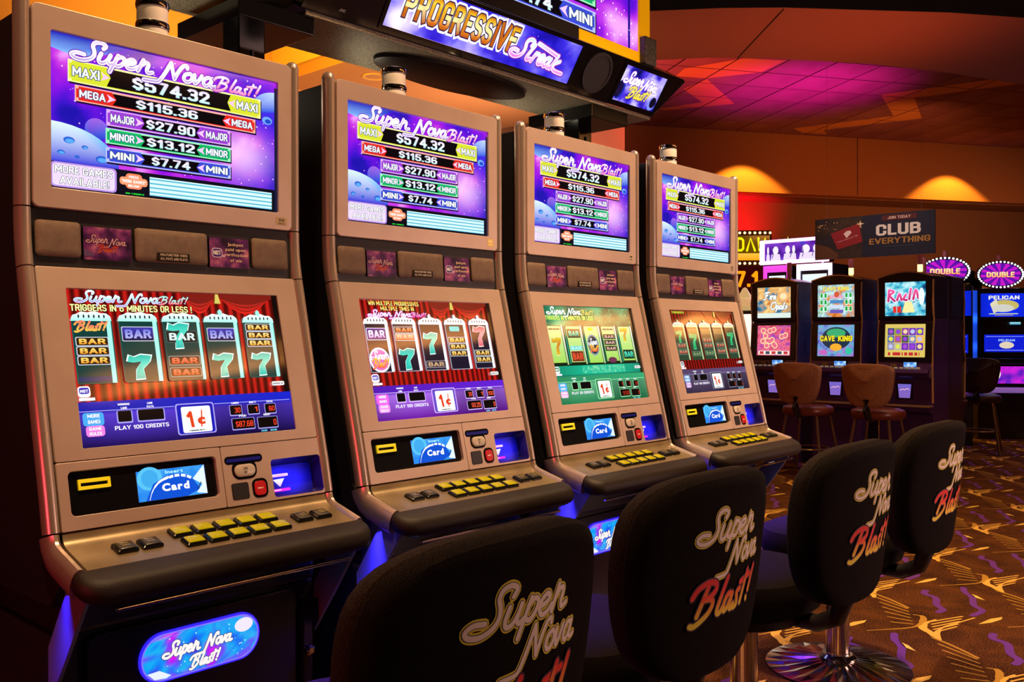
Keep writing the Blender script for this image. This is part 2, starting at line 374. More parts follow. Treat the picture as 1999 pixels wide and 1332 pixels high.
BLAST = [[(-.35, 1.3), (-.1, 1.75), (.45, 2.0), (.95, 1.85), (1.0, 1.45), (.7, 1.15), (.3, 1.05)], [(.5, 1.8), (.1, .2)], [(.3, 1.05), (.8, 1.0), (.95, .65), (.7, .15), (.1, -.3), (-.2, -.25)],
 [(1.75, 2.0), (1.4, .6), (1.35, .1), (1.55, .02), (1.75, .3)], [(2.3, .9), (2.0, .95), (1.8, .5), (1.85, .05), (2.1, .2), (2.35, .9)], [(2.35, .9), (2.25, .2), (2.4, .02), (2.55, .25)],
 [(2.98, 1.0), (2.75, .85), (2.82, .5), (2.85, .1), (2.6, 0)], [(3.55, 1.9), (3.2, .1)], [(2.95, 1.35), (3.85, 1.6)], [(4.25, 1.95), (3.95, .6)], [(3.83, .2), (3.87, .1)]]
STREAK = [SUPER[0], [(2.2, 2.0), (4.6, 1.55)], [(1.95, 1.7), (1.7, .3), (1.85, .02), (2.1, .2)], [(2.3, 0), (2.45, 1.0)], [(2.42, .7), (2.65, 1.0), (2.85, .9)],
 [(2.95, .5), (3.25, .6), (3.4, .88), (3.2, 1.05), (2.97, .7), (3.0, .2), (3.2, .02), (3.5, .2)], [(4.15, .85), (3.9, 1.02), (3.65, .7), (3.65, .25), (3.8, .02), (4.05, .3), (4.2, 1.0)], [(4.2, 1.0), (4.13, .25), (4.25, .02), (4.45, .2)],
 [(4.75, 1.6), (4.55, 0)], [(5.2, 1.1), (4.7, .55), (5.0, 0), (6.0, -.05)]]
def word(a, strokes, x, y, s, w, col, shear=.18, rise=0, sx=1, yr=None, k=4):
    T = lambda p, q: (x+(p*sx+q*shear)*s, y+(q+rise*p)*s)
    for st in strokes: a.stroke(st, w*s, col, T=T, k=k, yr=yr)
def neb(x, y, sc, seed, stops):
    t = .5+.62*noise.fractal(Vector((x*sc+seed, y*sc*1.1, seed*.7)), 1.0, 2.0, 4); t = min(.999, max(0, t))*(len(stops)-1); i = int(t); t -= i
    a, b = hexc(stops[i]), hexc(stops[i+1]); return tuple(a[j]*(1-t)+b[j]*t for j in range(3))
def stars(a, x0, y0, x1, y1, n, r, col, seed=1):
    rd = random.Random(seed)
    for i in range(n):
        q = r*(.4+rd.random()); a.poly(ell(x0+(x1-x0)*rd.random(), y0+(y1-y0)*rd.random(), q, q, 6), col)

# ------------------------------------------------------------------ artwork of the displays
def logo_line(a, x, y, s, glow='#c060ff', face=('#b58cd8', '#ffffff', '#e8c8ff'), bl=('#ff70c0', '#fff0ff'), sx=1.0, edge='#6a12b0'):
    # "Super Nova" with a smaller "Blast!" on one line, x-height s
    for wd, col in ((.62, edge), (.44, '#ffffff'), (.2, list(face))):
        word(a, SUPER, x, y, s, wd, col, sx=sx, rise=-.0); word(a, NOVA, x+5.2*s*sx, y-.05*s, s, wd, col, sx=sx); a.up()
    for wd, col in ((.6, edge), (.38, list(bl))):
        word(a, BLAST, x+9.1*s*sx, y-.1*s, s*.74, wd, col, sx=sx); a.up()
PLQ = [('MAXI', '$574.32', 6.6, 91.4, 41.7, 50.3, 21.5, 76.3, '#d8e030', '#f6f8a8', 3.6), ('MEGA', '$115.36', 9.2, 88.7, 34.6, 40.8, 23.8, 73.9, '#e0261c', '#ffb0a0', 3.2),
       ('MAJOR', '$27.90', 21.4, 76.1, 27.1, 33.6, 35.4, 61.5, '#9a3cd0', '#e0b0f4', 3.3), ('MINOR', '$13.12', 21.1, 76.2, 20.0, 26.1, 35.4, 61.5, '#10b060', '#a0f4c0', 3.3),
       ('MINI', '$7.74', 21.1, 76.2, 12.6, 18.5, 35.4, 61.5, '#3a48d0', '#b8c0ff', 3.3)]
def plaque(a, nm, val, x0, x1, y0, y1, b0, b1, c, c2, th):
    L0 = a.L
    a.rect(x0+.5, y0-.7, x1+.5, y1-.7, '#180830'); a.up(); a.rect(x0, y0, x1, y1, c2); a.up(); a.rect(x0+.45, y0+.45, x1-.45, y1-.45, c); a.up()
    m = (y0+y1)/2
    a.rect(b0-3.0, y0+.9, b1+3.0, y1-.9, c); a.up()
    a.poly([(b0, y0+.8), (b1, y0+.8), (b1-1.6, m), (b1, y1-.8), (b0, y1-.8), (b0+1.6, m)], '#050308'); a.rect(b0, y1-.8, b1, y1-.45, c2)
    a.poly([(b0-2.2, m+1.7), (b0+1.3, m), (b0-2.2, m-1.7), (b0-1.3, m)], '#f4c8f8'); a.poly([(b1+2.2, m+1.7), (b1-1.3, m), (b1+2.2, m-1.7), (b1+1.3, m)], '#f4c8f8')
    for qx in (x0+.9, x1-.9):
        for qy in (y0+.9, y1-.9): a.rect(qx-.45, qy-.45, qx+.45, qy+.45, c2)
    a.up()
    wl = b0-2.6-(x0+1.8)
    for xx in (x0+1.6, b1+2.8):
        ww = wl if xx < b0 else (x1-1.6)-(b1+2.8)
        a.text(nm, xx, m-(y1-y0)*(.22 if nm == 'MAXI' else .25), (y1-y0)*(.44 if nm == 'MAXI' else .5), '#ffffff', w=ww, bold=.035, outline='#184878', ow=.05)
    vw = {'MAXI': 34, 'MEGA': 27, 'MAJOR': 21.5, 'MINOR': 21, 'MINI': 17}[nm]; vx = {'MAXI': 49, 'MEGA': 47}.get(nm, 48.5)
    a.text(val, vx, m-(y1-y0)*.29, (y1-y0)*.58, ['#b8f0e8', '#ffffff', '#e8d0e8'], w=vw, bold=.04, al='C', outline='#707890', ow=.02)
    a.L = L0+6
SPACE = ['#1c10a8', '#3a10c8', '#6a10d8', '#8a14e0', '#a81cd8', '#d040e0', '#f4a8f8']
def upper_art(seed=3, moregames='#b48ce0'):
    a = Art()
    def bg(x, y):
        c = neb(x, y, .045, seed, SPACE); k = math.exp(-(((x-82)/12)**2+((y-24)/9)**2)); h = hexc('#f8c8ff')
        b = math.exp(-(((x-95)/9)**2+((y-44)/8)**2)); q = hexc('#1030e0')
        c = tuple(c[j]*(1-.8*k)+h[j]*.8*k for j in range(3)); return tuple(c[j]*(1-.8*b)+q[j]*.8*b for j in range(3))
    a.grid(0, 0, 100, 59.6, 70, 42, bg); a.up()
    stars(a, 1, 11, 99, 58, 130, .28, '#f0c8ff', seed)
    a.poly([(0, 59.6), (0, 53.6), (6, 52.4), (13, 52.6), (20, 54.4), (27, 57.5), (30, 59.6)], [ '#8cc0f8', '#2838d8', '#1818b8'])
    a.poly([(100, 46)]+[(100-14*math.cos(t*.157), 44+11*math.sin(t*.157)) for t in range(0, 11)], ['#2048d8', '#4070e8', '#c0d8ff']); a.up()
    a.ell(17.6, 24.8, 4.6, 4.4, ['#2a30c8', '#4868e0', '#a060e0']); a.ell(95, 41.5, 2.6, 1.8, '#70a8f8'); a.ell(95.4, 41.2, 1.6, 1, '#2048c8'); a.up()
    pl = [(0, 10.3), (0, 25.6)]+[(26.5*math.sin(t), 25.6-15.3*(1-math.cos(t))*1.0) for t in [i*1.57/10 for i in range(1, 11)]]
    a.poly(pl, ['#3838d8', '#4088e8', '#70c0f8', '#e0f4ff']); a.up()
    for cx, cy, r in ((7, 19, 2.2), (13, 17, 1.3), (19.5, 13.2, 2.4), (4, 14, 1.5), (10, 13, 1.0)): a.ell(cx, cy, r, r*.6, '#2c62d0', 12)
    a.up()
    for cx, cy, r in ((7.2, 18.7, 1.7), (13.2, 16.8, .9), (19.7, 12.9, 1.8), (4.1, 13.8, 1.1)): a.ell(cx, cy, r, r*.5, '#58a8f0', 12)
    a.up(); a.rect(0, 0, 100, 10.3, '#080a18'); a.up()
    L = a.L
    for p in PLQ[::-1]: a.L = L; plaque(a, *p)
    a.L = L+7; logo_line(a, 8.4, 51.3, 3.75, sx=1.78)
    a.L = L
    a.rr(-.0, .6, 25.4, 10.2, 1.5, moregames); a.up(); a.rr(.7, 1.2, 24.6, 9.6, 1.2, '#ecd8ff' if moregames == '#b48ce0' else '#d8fff8'); a.up()
    a.text('MORE GAMES', 12.6, 6.0, 2.9, '#ffffff', w=22, bold=.03, al='C', outline='#202840', ow=.035); a.text('AVAILABLE!', 12.9, 1.9, 2.9, '#ffffff', w=19, bold=.03, al='C', outline='#202840', ow=.035)
    a.L = L; a.rr(29, 3, 36, 9.2, 1.6, '#ff8860'); a.rr(26.6, 4.4, 38.2, 7.6, 1.2, '#ff9a70'); a.up()
    a.text('PRESS', 32.4, 7.3, 1.0, '#ffffff', w=4, al='C', bold=.04); a.text('"MORE GAMES"', 32.4, 5.4, 1.2, '#ffffff', w=10, al='C', bold=.04); a.text('BELOW!', 32.4, 3.7, 1.0, '#ffffff', w=4.6, al='C', bold=.04)
    a.L = L; a.rect(39.1, 1.2, 97.1, 8.8, '#d8f8ff'); a.up()
    for i in range(4): a.rect(39.1, 2.4+1.75*i, 97.1, 3.0+1.75*i, '#58b8d0')
    a.rect(39.1, 1.2, 97.1, 1.6, '#70d0f0')
    a.rect(98.6, 0, 100, 57, '#101838'); a.bars(33, .8, 8, .6, '#20c030', 5)
    return a
def bar(a, x0, x1, y0, y1, col, txt, box='#c8ccd8'):
    L = a.L; a.rr(x0, y0, x1, y1, .6, box); a.up(); a.rr(x0+.35, y0+.35, x1-.35, y1-.35, .5, col); a.up()
    a.text('BAR', (x0+x1)/2, y0+(y1-y0)*.2, (y1-y0)*.6, txt, w=(x1-x0)*.8, bold=.06, al='C'); a.L = L
SEVEN = [(.02, .72), (.1, .98), (.3, .9), (.55, 1.0), (.98, .95), (.9, .7), (.62, .42), (.66, .02), (.3, 0), (.34, .4), (.58, .72), (.25, .68)]
def seven(a, x0, y0, w, h, c, c2, edge='#e8fff8'):
    L = a.L; a.poly([(x0+w*.5+(p-.5)*w*1.12, y0+h*.5+(q-.5)*h*1.1) for p, q in SEVEN], edge); a.up(); a.poly([(x0+p*w, y0+q*h) for p, q in SEVEN], [c, c2, c]); a.L = L
def burst(a, cx, cy, rx, ry, c, c2):
    L = a.L; a.ell(cx, cy, rx, ry, c); a.up(); a.ell(cx, cy, rx*.84, ry*.84, c2); a.up()
    word(a, SUPER, cx-rx*.8, cy+ry*.05, rx*.32, .3, '#ffffff', k=3); word(a, BLAST, cx-rx*.7, cy-ry*.6, rx*.34, .34, ['#ff5040', '#ffd040'], k=3); a.L = L
REELX = [(.8, 17.6), (20.2, 37.7), (39.7, 57.9), (59.6, 77.0), (79.5, 96.5)]
def meters(a, st):
    # lower information panel with its meters
    a.grid(0, 0, 100, 18.6, 50, 10, lambda x, y: st['panel'](x, y)); a.up()
    a.rect(0, 14.6, 40.4, 14.9, st['line']); a.rect(59.3, 14.6, 99, 14.9, st['line']); L = a.L
    for x0, x1 in ((15.5, 21.2), (24.1, 35.3)): a.rr(x0-.5, 9.0, x1+.5, 14.3, .6, st['line']); a.up(); a.rr(x0, 9.6, x1, 14.2, .5, '#080407'); a.L = L
    a.text('WINNING', 18.4, 16.5, .9, '#ffffff', w=5, al='C', bold=.04); a.text('LINE', 18.4, 14.9, .9, '#ffffff', w=2.6, al='C', bold=.04)
    a.text('LINE', 29.7, 16.4, .9, '#ffffff', w=2.4, al='C', bold=.04); a.text('PAYS', 29.7, 14.9, .9, '#ffffff', w=3, al='C', bold=.04)
    a.text(st['msg'], 25.4, 6.3, 1.7, '#f4f0ff', w=23.4, al='C', bold=.035)
    a.rr(40.7, 1.9, 59.0, 15.7, 1.2, st['line']); a.up(); a.rr(41.3, 2.3, 58.4, 15.2, 1.0, st['box']); a.up(); a.rr(43.2, 2.7, 57.0, 14.2, .8, '#fbfaf4'); a.up()
    a.text('1', 47.4, 5.0, 7.2, '#e04018', w=3.0, bold=.05, al='C', shear=-.1); a.text('c', 52.2, 6.4, 4.2, '#e04018', w=3.6, bold=.05, al='C'); a.stroke([(52.0, 5.2), (52.8, 12.2)], .6, '#e04018', sm=False)
    a.bars(50, 3.3, 8, .5, '#5a6a70', 6); a.L = L
    for (x0, x1, y0, y1), t, cap in (((66.8, 72.6, 9.1, 13.4), st['lines'], 'LINES'), ((76, 81.6, 9.1, 13.3), st['bet'], 'BET'), ((85, 90.6, 8.9, 13.2), st['tot'], 'TOTAL'),
                            ((67.1, 78.3, 2.5, 7.3), st['cash'], 'PAID'), ((80.3, 90.6, 2.2, 7.1), '0', 'CREDIT')):
        a.L = L; a.rr(x0-.3, y0-.5, x1+.3, y1+.2, .5, st['line']); a.up(); a.rr(x0, y0, x1, y1, .4, '#0c0504'); a.up()
        a.text(t, x1-.6, y0+.9, (y1-y0)*.55, st['led'], w=min(1.5*len(t), (x1-x0)*.8), al='R', bold=.015); a.text(cap, (x0+x1)/2, y1+.7, .9, '#ffffff', w=3.6, al='C', bold=.04)
    a.L = L; a.text('CASH', 83, .4, .8, '#70f0ff', w=3, al='C', bold=.03); a.text('$0.00', 88, .4, .8, '#70f0ff', w=3.4, al='C', bold=.03)
    a.rr(1.2, 8.8, 9.7, 14.2, 1.2, st['b1']); a.rr(2.0, 4.4, 9.6, 8.8, 1.2, st['b2']); a.up()
    for t, y in (('MORE', 12.1), ('GAMES', 9.7), ): a.text(t, 5.6, y, 1.5, '#ffffff', w=5, al='C', bold=.04, outline='#5080c0', ow=.02)
    for t, y in (('GAME', 6.9), ('RULES', 4.9)): a.text(t, 5.8, y, 1.3, '#ffffff', w=5, al='C', bold=.04, outline='#b060b0', ow=.02)
    a.rr(.4, 20.6, 5.4, 25.2, 1.2, '#ffffff'); a.rect(.6, 19.2, 7, 20.4, '#f8f4ff'); a.up(); a.rr(.9, 22.0, 4.9, 24.6, .8, st['box']); a.up(); a.text('NGT', 2.9, 22.5, 1.3, '#ffffff', w=3.2, al='C', bold=.04)
    a.rr(90.5, 21.8, 97.3, 23.8, .6, '#f4f0f0'); a.up(); a.bars(93.9, 22.4, 6, .7, '#a0a0a0', 4); a.L = L
def curtain(x, y, k=1.0):
    f = .5+.5*math.sin(x*1.55+.8*math.sin(x*.31)); f = .10+.9*f*f; return (.62*f*k, .012*f*k, .008*f*k)
def lower_art_curtain(st, variant):
    a = Art(); k = st.get('dim', 1)
    a.grid(0, 0, 100, 66.3, 120, 6, lambda x, y: curtain(x, y, k)); a.up()
    for x0, x1 in ((50, 67.6), (67.6, 97)):      # swags of the curtain
        for j in range(6):
            d = 2.0+7.5*(1-j/6); c0 = [.75*k*(1-.1*j), .02*k, .012*k]
            pts = [(x0+(x1-x0)*t/12, 66.3-j*.35-(d)*math.sin(math.pi*t/12)) for t in range(13)]
            a.poly([(x0, 66.3)]+pts+[(x1, 66.3)], tuple(c*(.55 if j % 2 else 1) for c in c0)); a.up()
    a.poly([(67.2, 66), (68.6, 66), (69.4, 61.6), (66.4, 61.6)], '#d8c860'); a.up(); a.rect(97, 0, 100, 66.3, '#0c0404'); a.up()
    fr, fr2 = st['frame']
    L = a.L
    for i, (x0, x1) in enumerate(REELX):
        a.L = L; a.rr(x0, 26.0, x1, 54.0, 1.2, fr2); a.up()
        a.rect(x0+.6, 26.4, x1-2.0, 52.6, [st['reel'], '#040606', st['reel']]); a.rect(x1-2.5, 26.2, x1-.6, 53.2, [fr, '#ffffff', fr]); a.rect(x0+.2, 26.6, x0+.6, 52, fr2)
        c = (x0+x1)/2; n = 9
        a.poly([(x0-.3, 52.6), (x0+.4, 54.4)]+[(c+(x1-x0)*.48*math.cos(math.pi*(1-t/n)), 54.2+(2.1+(.7 if t % 2 else 0))*math.sin(math.pi*t/n)) for t in range(n+1)]+[(x1-.2, 52.6)], [fr, '#ffffff']); a.up()
        for t in range(1, 7): a.poly(ell(c+(t-3.5)*2.1, 54.6, .35, .8, 8), '#0c1414')
        if i > 2 or variant > 0: a.ell(c, 57.2, 1.1, 1.5, fr)
    a.L = L+3
    R = [(x0+.9, x1-2.4) for x0, x1 in REELX]
    B = lambda i, y0, y1, c, t, box='#c8ccd8': bar(a, R[i][0], R[i][1], y0, y1, c, t, box)
    red, gold, blue, teal = ['#200408', '#400810'], ['#2a1604', '#3a2208'], ['#141030', '#403ab0'], ('#18b8a8', '#50e8d0')
    if variant == 0:
        word(a, BLAST, 2.6, 48.6, 1.9, .45, ['#ffc850', '#ff7060'], sx=1.5); a.rect(1.6, 27, 15, 29, '#103060')
        for y in (41.9, 37.9, 33.9): B(0, y, y+3.9, gold, ['#e88a18', '#ffe070'])
        B(1, 43.8, 50.3, blue, ['#b8b8f0', '#7078d8']); seven(a, 22, 27.4, 11, 10.5, *teal)
        B(2, 43, 48.6, '#101c1c', '#d8e8e8', '#405858'); seven(a, 41.5, 40.6, 10.5, 11.4, *teal); B(2, 32.8, 37.1, red, ['#e03018', '#f08060'], '#889898'); B(2, 27.6, 31.9, red, ['#e03018', '#f08060'], '#889898')
        B(3, 43.6, 50.0, blue, ['#b8b8f0', '#7078d8']); seven(a, 61.6, 27.2, 10.6, 10.6, *teal)
        for y in (48.4, 44.6, 40.8): B(4, y, y+3.7, gold, ['#e8a020', '#ffe890'])
        seven(a, 81.6, 27.2, 10.6, 10.6, *teal)
    elif variant == 1:
        B(0, 43.6, 50.4, ['#2c0c60', '#4a1890'], ['#d0a0ff', '#ffffff'], '#f0e8ff'); burst(a, 8, 32.8, 7, 6.8, '#fff0ff', '#e070c0')
        B(1, 47.4, 51.2, red, ['#e05020', '#ffb080']); B(1, 43.2, 47.2, ['#a03818', '#d8a080'], ['#e87040', '#ffe0c0']); seven(a, 22, 27.2, 11.4, 11.4, *teal)
        seven(a, 41.6, 35.6, 11, 12, *teal); B(2, 27.4, 31.6, '#383040', '#c8a078', '#a09098')
        a.rr(63, 48.6, 71, 51.6, .8, '#50d8d8')
        for y in (41.5, 37.6, 33.7): B(3, y, y+3.7, gold, ['#e8a020', '#ffe890'])
        seven(a, 82, 39.6, 10.5, 12, '#e05060', '#f8b0b8', '#ffe0e4'); B(4, 33.6, 37.4, gold, ['#e8a020', '#ffe890']); B(4, 29.6, 33.4, gold, ['#e8a020', '#ffe890'])
    else:
        seven(a, 3, 40.5, 9, 9, '#10a058', '#30d080', '#40c080')
        for i, ys in ((0, (35.5, 30.5)), (2, (39.5, 35.2)), (3, (35.4, 30.4)), (4, (30.6,))):
            for j, y in enumerate(ys): B(i, y, y+4.2, ['#303028', '#505040'], ['#c04030', '#e0a080'], '#789078')
        B(1, 29, 33, '#304030', '#80a070', '#709070'); B(2, 29.4, 33.4, '#304030', '#80a070', '#709070')
        seven(a, 21.5, 35, 11.5, 12.5, '#0c9850', '#30d888', '#50d098'); seven(a, 82, 38, 10, 10, '#0c9850', '#30d888', '#50d098')
        for i in (1, 2, 3): B(i, 47, 51, ['#505038', '#707048'], '#a08040', '#90a080')
    a.L = L+3; meters(a, st)
    a.L = L+5
    if variant == 1:
        a.text('WIN MULTIPLE PROGRESSIVES', 24, 63, 2.4, ['#fff8a0', '#ffe040'], w=36, al='C', bold=.02, outline='#281008', ow=.03); a.text('MULTIPLE TIMES IN', 26, 60.2, 2.3, ['#fff8a0', '#ffe040'], w=24, al='C', bold=.02, outline='#281008', ow=.03)
        logo_line(a, 5, 57.0, 1.6, sx=2.1, face=('#ff90f0', '#ffffff', '#ff90f0'), edge='#c040d0', bl=('#ff4080', '#ffc0e0'))
    elif variant == 2:
        a.text('TRIGGERS', 12, 63.6, 1.7, '#c0d840', w=18, al='C', bold=.03)
    else:
        a.text('TRIGGERS IN 6 MINUTES OR LESS !', 27.6, 56.8, 2.9, ['#f8ffb0', '#ffffa0'], w=53.5, al='C', bold=.03, outline='#102008', ow=.04)
        a.up().up(); logo_line(a, 3.4, 60.9, 2.2, sx=1.82, face=('#a060ff', '#80e8ff', '#ffffff'), edge='#10103a', bl=('#ff6070', '#a8fff0'))
    return a
def lower_art_green(st):
    a = Art()
    def bg(x, y):
        if y > 52: return neb(x, y, .06, 5, ['#044838', '#0a7050', '#109868', '#20c088'])
        if y > 18.6: return tuple(c*(.75+.25*math.cos((x-50)*.05)) for c in hexc('#18b890'))
        return (0, 0, 0)
    a.grid(0, 0, 100, 66.3, 40, 30, bg); a.up(); stars(a, 55, 55, 96, 65, 26, .4, '#70e8a0', 3); a.rect(97, 0, 100, 66.3, '#0a140c'); a.up()
    a.rect(0, 25.6, 97, 27, '#0a2018')
    L = a.L
    for i, (x0, x1) in enumerate(REELX):
        a.L = L; a.rect(x0-.8, 25.8, x1+.6, 53, '#06200c'); a.up(); a.rect(x0, 27, x1-3, 52.6, ['#a0d858', '#e8f098', '#d8f0a0']); a.rect(x1-2.4, 26.4, x1-.8, 53, ['#a8d090', '#ffffff', '#f8fff0']); a.rect(x0, 27, x1-3, 27.8, '#102010')
    a.L = L+2; R = [(x0+.6, x1-3.4) for x0, x1 in REELX]
    B = lambda i, y0, y1, c, t, box='#202818': bar(a, R[i][0], R[i][1], y0, y1, c, t, box)
    seven(a, 2.4, 33, 11, 12, '#d8c830', '#c84028', '#e8e0a0'); B(1, 44.5, 50.6, '#083828', ['#20b890', '#60f0d0']); B(1, 36, 39, '#60c8c0', '#c0fff0', '#a0e8d8'); B(1, 28, 35.6, '#783018', '#e05030', '#c8c890')
    a.ell(46.5, 50.6, 3, 1.2, '#d8e020'); burst(a, 47, 39.4, 6.4, 7.4, '#8898a8', '#283840')
    for y in (43.4, 39.2, 35.0): B(3, y, y+3.6, '#281c18', '#d8b0a0')
    B(0, 49.6, 51.4, '#889870', '#384028', '#c0d098'); B(3, 49.6, 51.4, '#889870', '#384028', '#c0d098'); a.ell(66, 28.6, 5, 2, '#703050')
    seven(a, 80.6, 41.5, 10, 10.5, '#d8d830', '#c85840', '#f0e8b0'); B(4, 29, 35.6, '#083828', ['#20b890', '#60f0d0'])
    a.L = L+1; a.grid(30, 20, 78, 25, 30, 6, lambda x, y: neb(x, y, .5, 9, ['#18b890', '#18b890', '#58d0a0', '#a0e8b8'])); a.L = L+2
    meters(a, st); a.L = L+4
    a.text('TRIGGERS IN 6 MINUTES OR LESS !', 27.6, 56.8, 2.9, ['#d8ff60', '#e8ff80'], w=53.5, al='C', bold=.03, outline='#108040', ow=.03)
    a.up().up(); logo_line(a, 3.4, 60.9, 2.2, sx=1.82, face=('#c8d8c0', '#ffffff', '#e8fff0'), edge='#206848', bl=('#c0c040', '#f0e080'))
    return a
def pan(c0, c1, c2):
    c0, c1, c2 = hexc(c0), hexc(c1), hexc(c2)
    def f(x, y):
        if y > 14.7: return tuple(c*(.8+.4*x/100) for c in c1)
        t = min(1, max(0, y/14.7)); m = tuple(c0[j]*(1-t)+c2[j]*t for j in range(3)); k = .72+.28*math.sin(x*.06); return tuple(q*k for q in m)
    return f
STY = [dict(panel=pan('#1c0a50', '#1420b8', '#5a3cd8'), line='#a8a0f0', box='#1a1ab0', led='#ff4428', msg='PLAY 100 CREDITS', lines='30', bet='1', tot='60', cash='$87.68', b1='#48a8f0', b2='#f080e0', frame=('#a8f4e8', '#105048'), reel='#0c3c38'),
       dict(panel=pan('#6a10a0', '#5a1cc0', '#b070f0'), line='#d8b8ff', box='#6a48c8', led='#ff5838', msg='PLAY 100 CREDITS', lines='30', bet='1', tot='100', cash='$0.25', b1='#f060e8', b2='#f890f0', frame=('#ffffff', '#a0a0b0'), reel='#181428'),
       dict(panel=pan('#208050', '#309868', '#68b888'), line='#a8f0b0', box='#308858', led='#c03020', msg='PLAY 30 CREDITS', lines='1', bet='1', tot='30', cash='$1.00', b1='#50b0f0', b2='#f0b0e0'),
       dict(panel=pan('#382a44', '#5a4870', '#5c4c6c'), line='#908ca8', box='#404058', led='#a03018', msg='PLAY 100 CREDITS', lines='1', bet='1', tot='5', cash='0', b1='#80a8d8', b2='#c090d0', frame=('#b8d098', '#28402c'), reel='#2c4430', dim=.62)]

# ------------------------------------------------------------------ setting: floor
floor = MB().box(-6, 18, -9, 9, -.08, 0)
def carpet_mat():
    m = bpy.data.materials.new('carpet_pile'); m.use_nodes = True; n = m.node_tree.nodes; l = m.node_tree.links; b = n['Principled BSDF']
    b.inputs['Roughness'].default_value = .95; b.inputs['Specular IOR Level'].default_value = .1
    tc = n.new('ShaderNodeTexCoord')
    big = n.new('ShaderNodeTexNoise'); big.inputs['Scale'].default_value = 5; big.inputs['Detail'].default_value = 1.5; big.inputs['Distortion'].default_value = 1.2
    fine = n.new('ShaderNodeTexNoise'); fine.inputs['Scale'].default_value = 210; fine.inputs['Detail'].default_value = 3
    l.new(tc.outputs['Object'], big.inputs['Vector']); l.new(tc.outputs['Object'], fine.inputs['Vector'])
    ad = n.new('ShaderNodeMath'); ad.operation = 'MULTIPLY_ADD'; ad.inputs[1].default_value = .26; l.new(big.outputs['Fac'], ad.inputs[0]); l.new(fine.outputs['Fac'], ad.inputs[2])
    cr = n.new('ShaderNodeValToRGB'); e = cr.color_ramp.elements; e[0].position = .585; e[0].color = (.017, .0055, .003, 1); e[1].position = .665; e[1].color = (.125, .042, .010, 1)
    l.new(ad.outputs[0], cr.inputs[0]); l.new(cr.outputs[0], b.inputs['Base Color'])
    bp = n.new('ShaderNodeBump'); bp.inputs['Strength'].default_value = .4; bp.inputs['Distance'].default_value = .004; l.new(fine.outputs['Fac'], bp.inputs['Height']); l.new(bp.outputs[0], b.inputs['Normal'])
    return m
fl = tag(floor.build('floor', carpet_mat()), kind='structure')
ca = Art()
def motif(ox, oy):
    Yc, Pc, Gc = '#d8a848', '#5a1a90', '#a87c1c'
    t = lambda L: [(ox+a, oy+b) for a, b in L]
    ca.stroke(t([(.14, -.005), (.07, .012), (0, 0), (-.05, -.05), (-.11, -.095)]), [.010, .022, .034, .034, .03, .012], Yc)
    ca.stroke(t([(-.11, -.095), (-.02, -.062), (.06, -.06), (.16, -.085), (.27, -.115)]), [.02, .010, .008], Yc)
    for k in range(5): ca.stroke(t([(.10-.032*k, .002-.014*k), (.26-.04*k, -.072-.006*k)]), .009, Yc, sm=False)
    ca.stroke(t([(.15, .085), (.15, .05), (.08, .028), (-.03, .035), (-.18, .15)]), [.008, .022, .026, .016, .010, .006], Gc)
    ca.stroke(t([(.36, .33), (.31, .24), (.236, .137)]), .013, Gc)
    for k in range(6): ca.stroke(t([(.30-.062*k, .29-.034*k), (.22-.04*k, .135-.018*k)]), .009, Gc, sm=False)
    ca.stroke(t([(.56, .17), (.5, .155), (.47, .10), (.36, .06), (.31, .02), (.255, .02)]), .030, Pc)
    ca.stroke(t([(.72, .056), (.65, .03), (.58, -.02), (.46, -.06), (.40, -.11), (.30, -.10)]), .028, Pc)
    ca.poly(t([(-.23, .012), (-.28, -.025), (-.30, -.075), (-.25, -.03)]), '#e0c060')
    ca.poly(t([(.65, .25), (.76, .233), (.82, .203), (.78, .197), (.71, .215)]), '#d8b050')
for j in range(-16, 12):
    for i in range(-2, 16):
        ox = 2.80+.87*i+.41*(j % 2); oy = -.63+.40*j
        if -1.6 < ox < 13.5 and -7.2 < oy < 4.2: motif(ox, oy)
carp = ca.build('carpet_motif', lambda u, v, w=0: (u, v, .0012+w), PRINTM, fl); carp['kind'] = 'stuff'

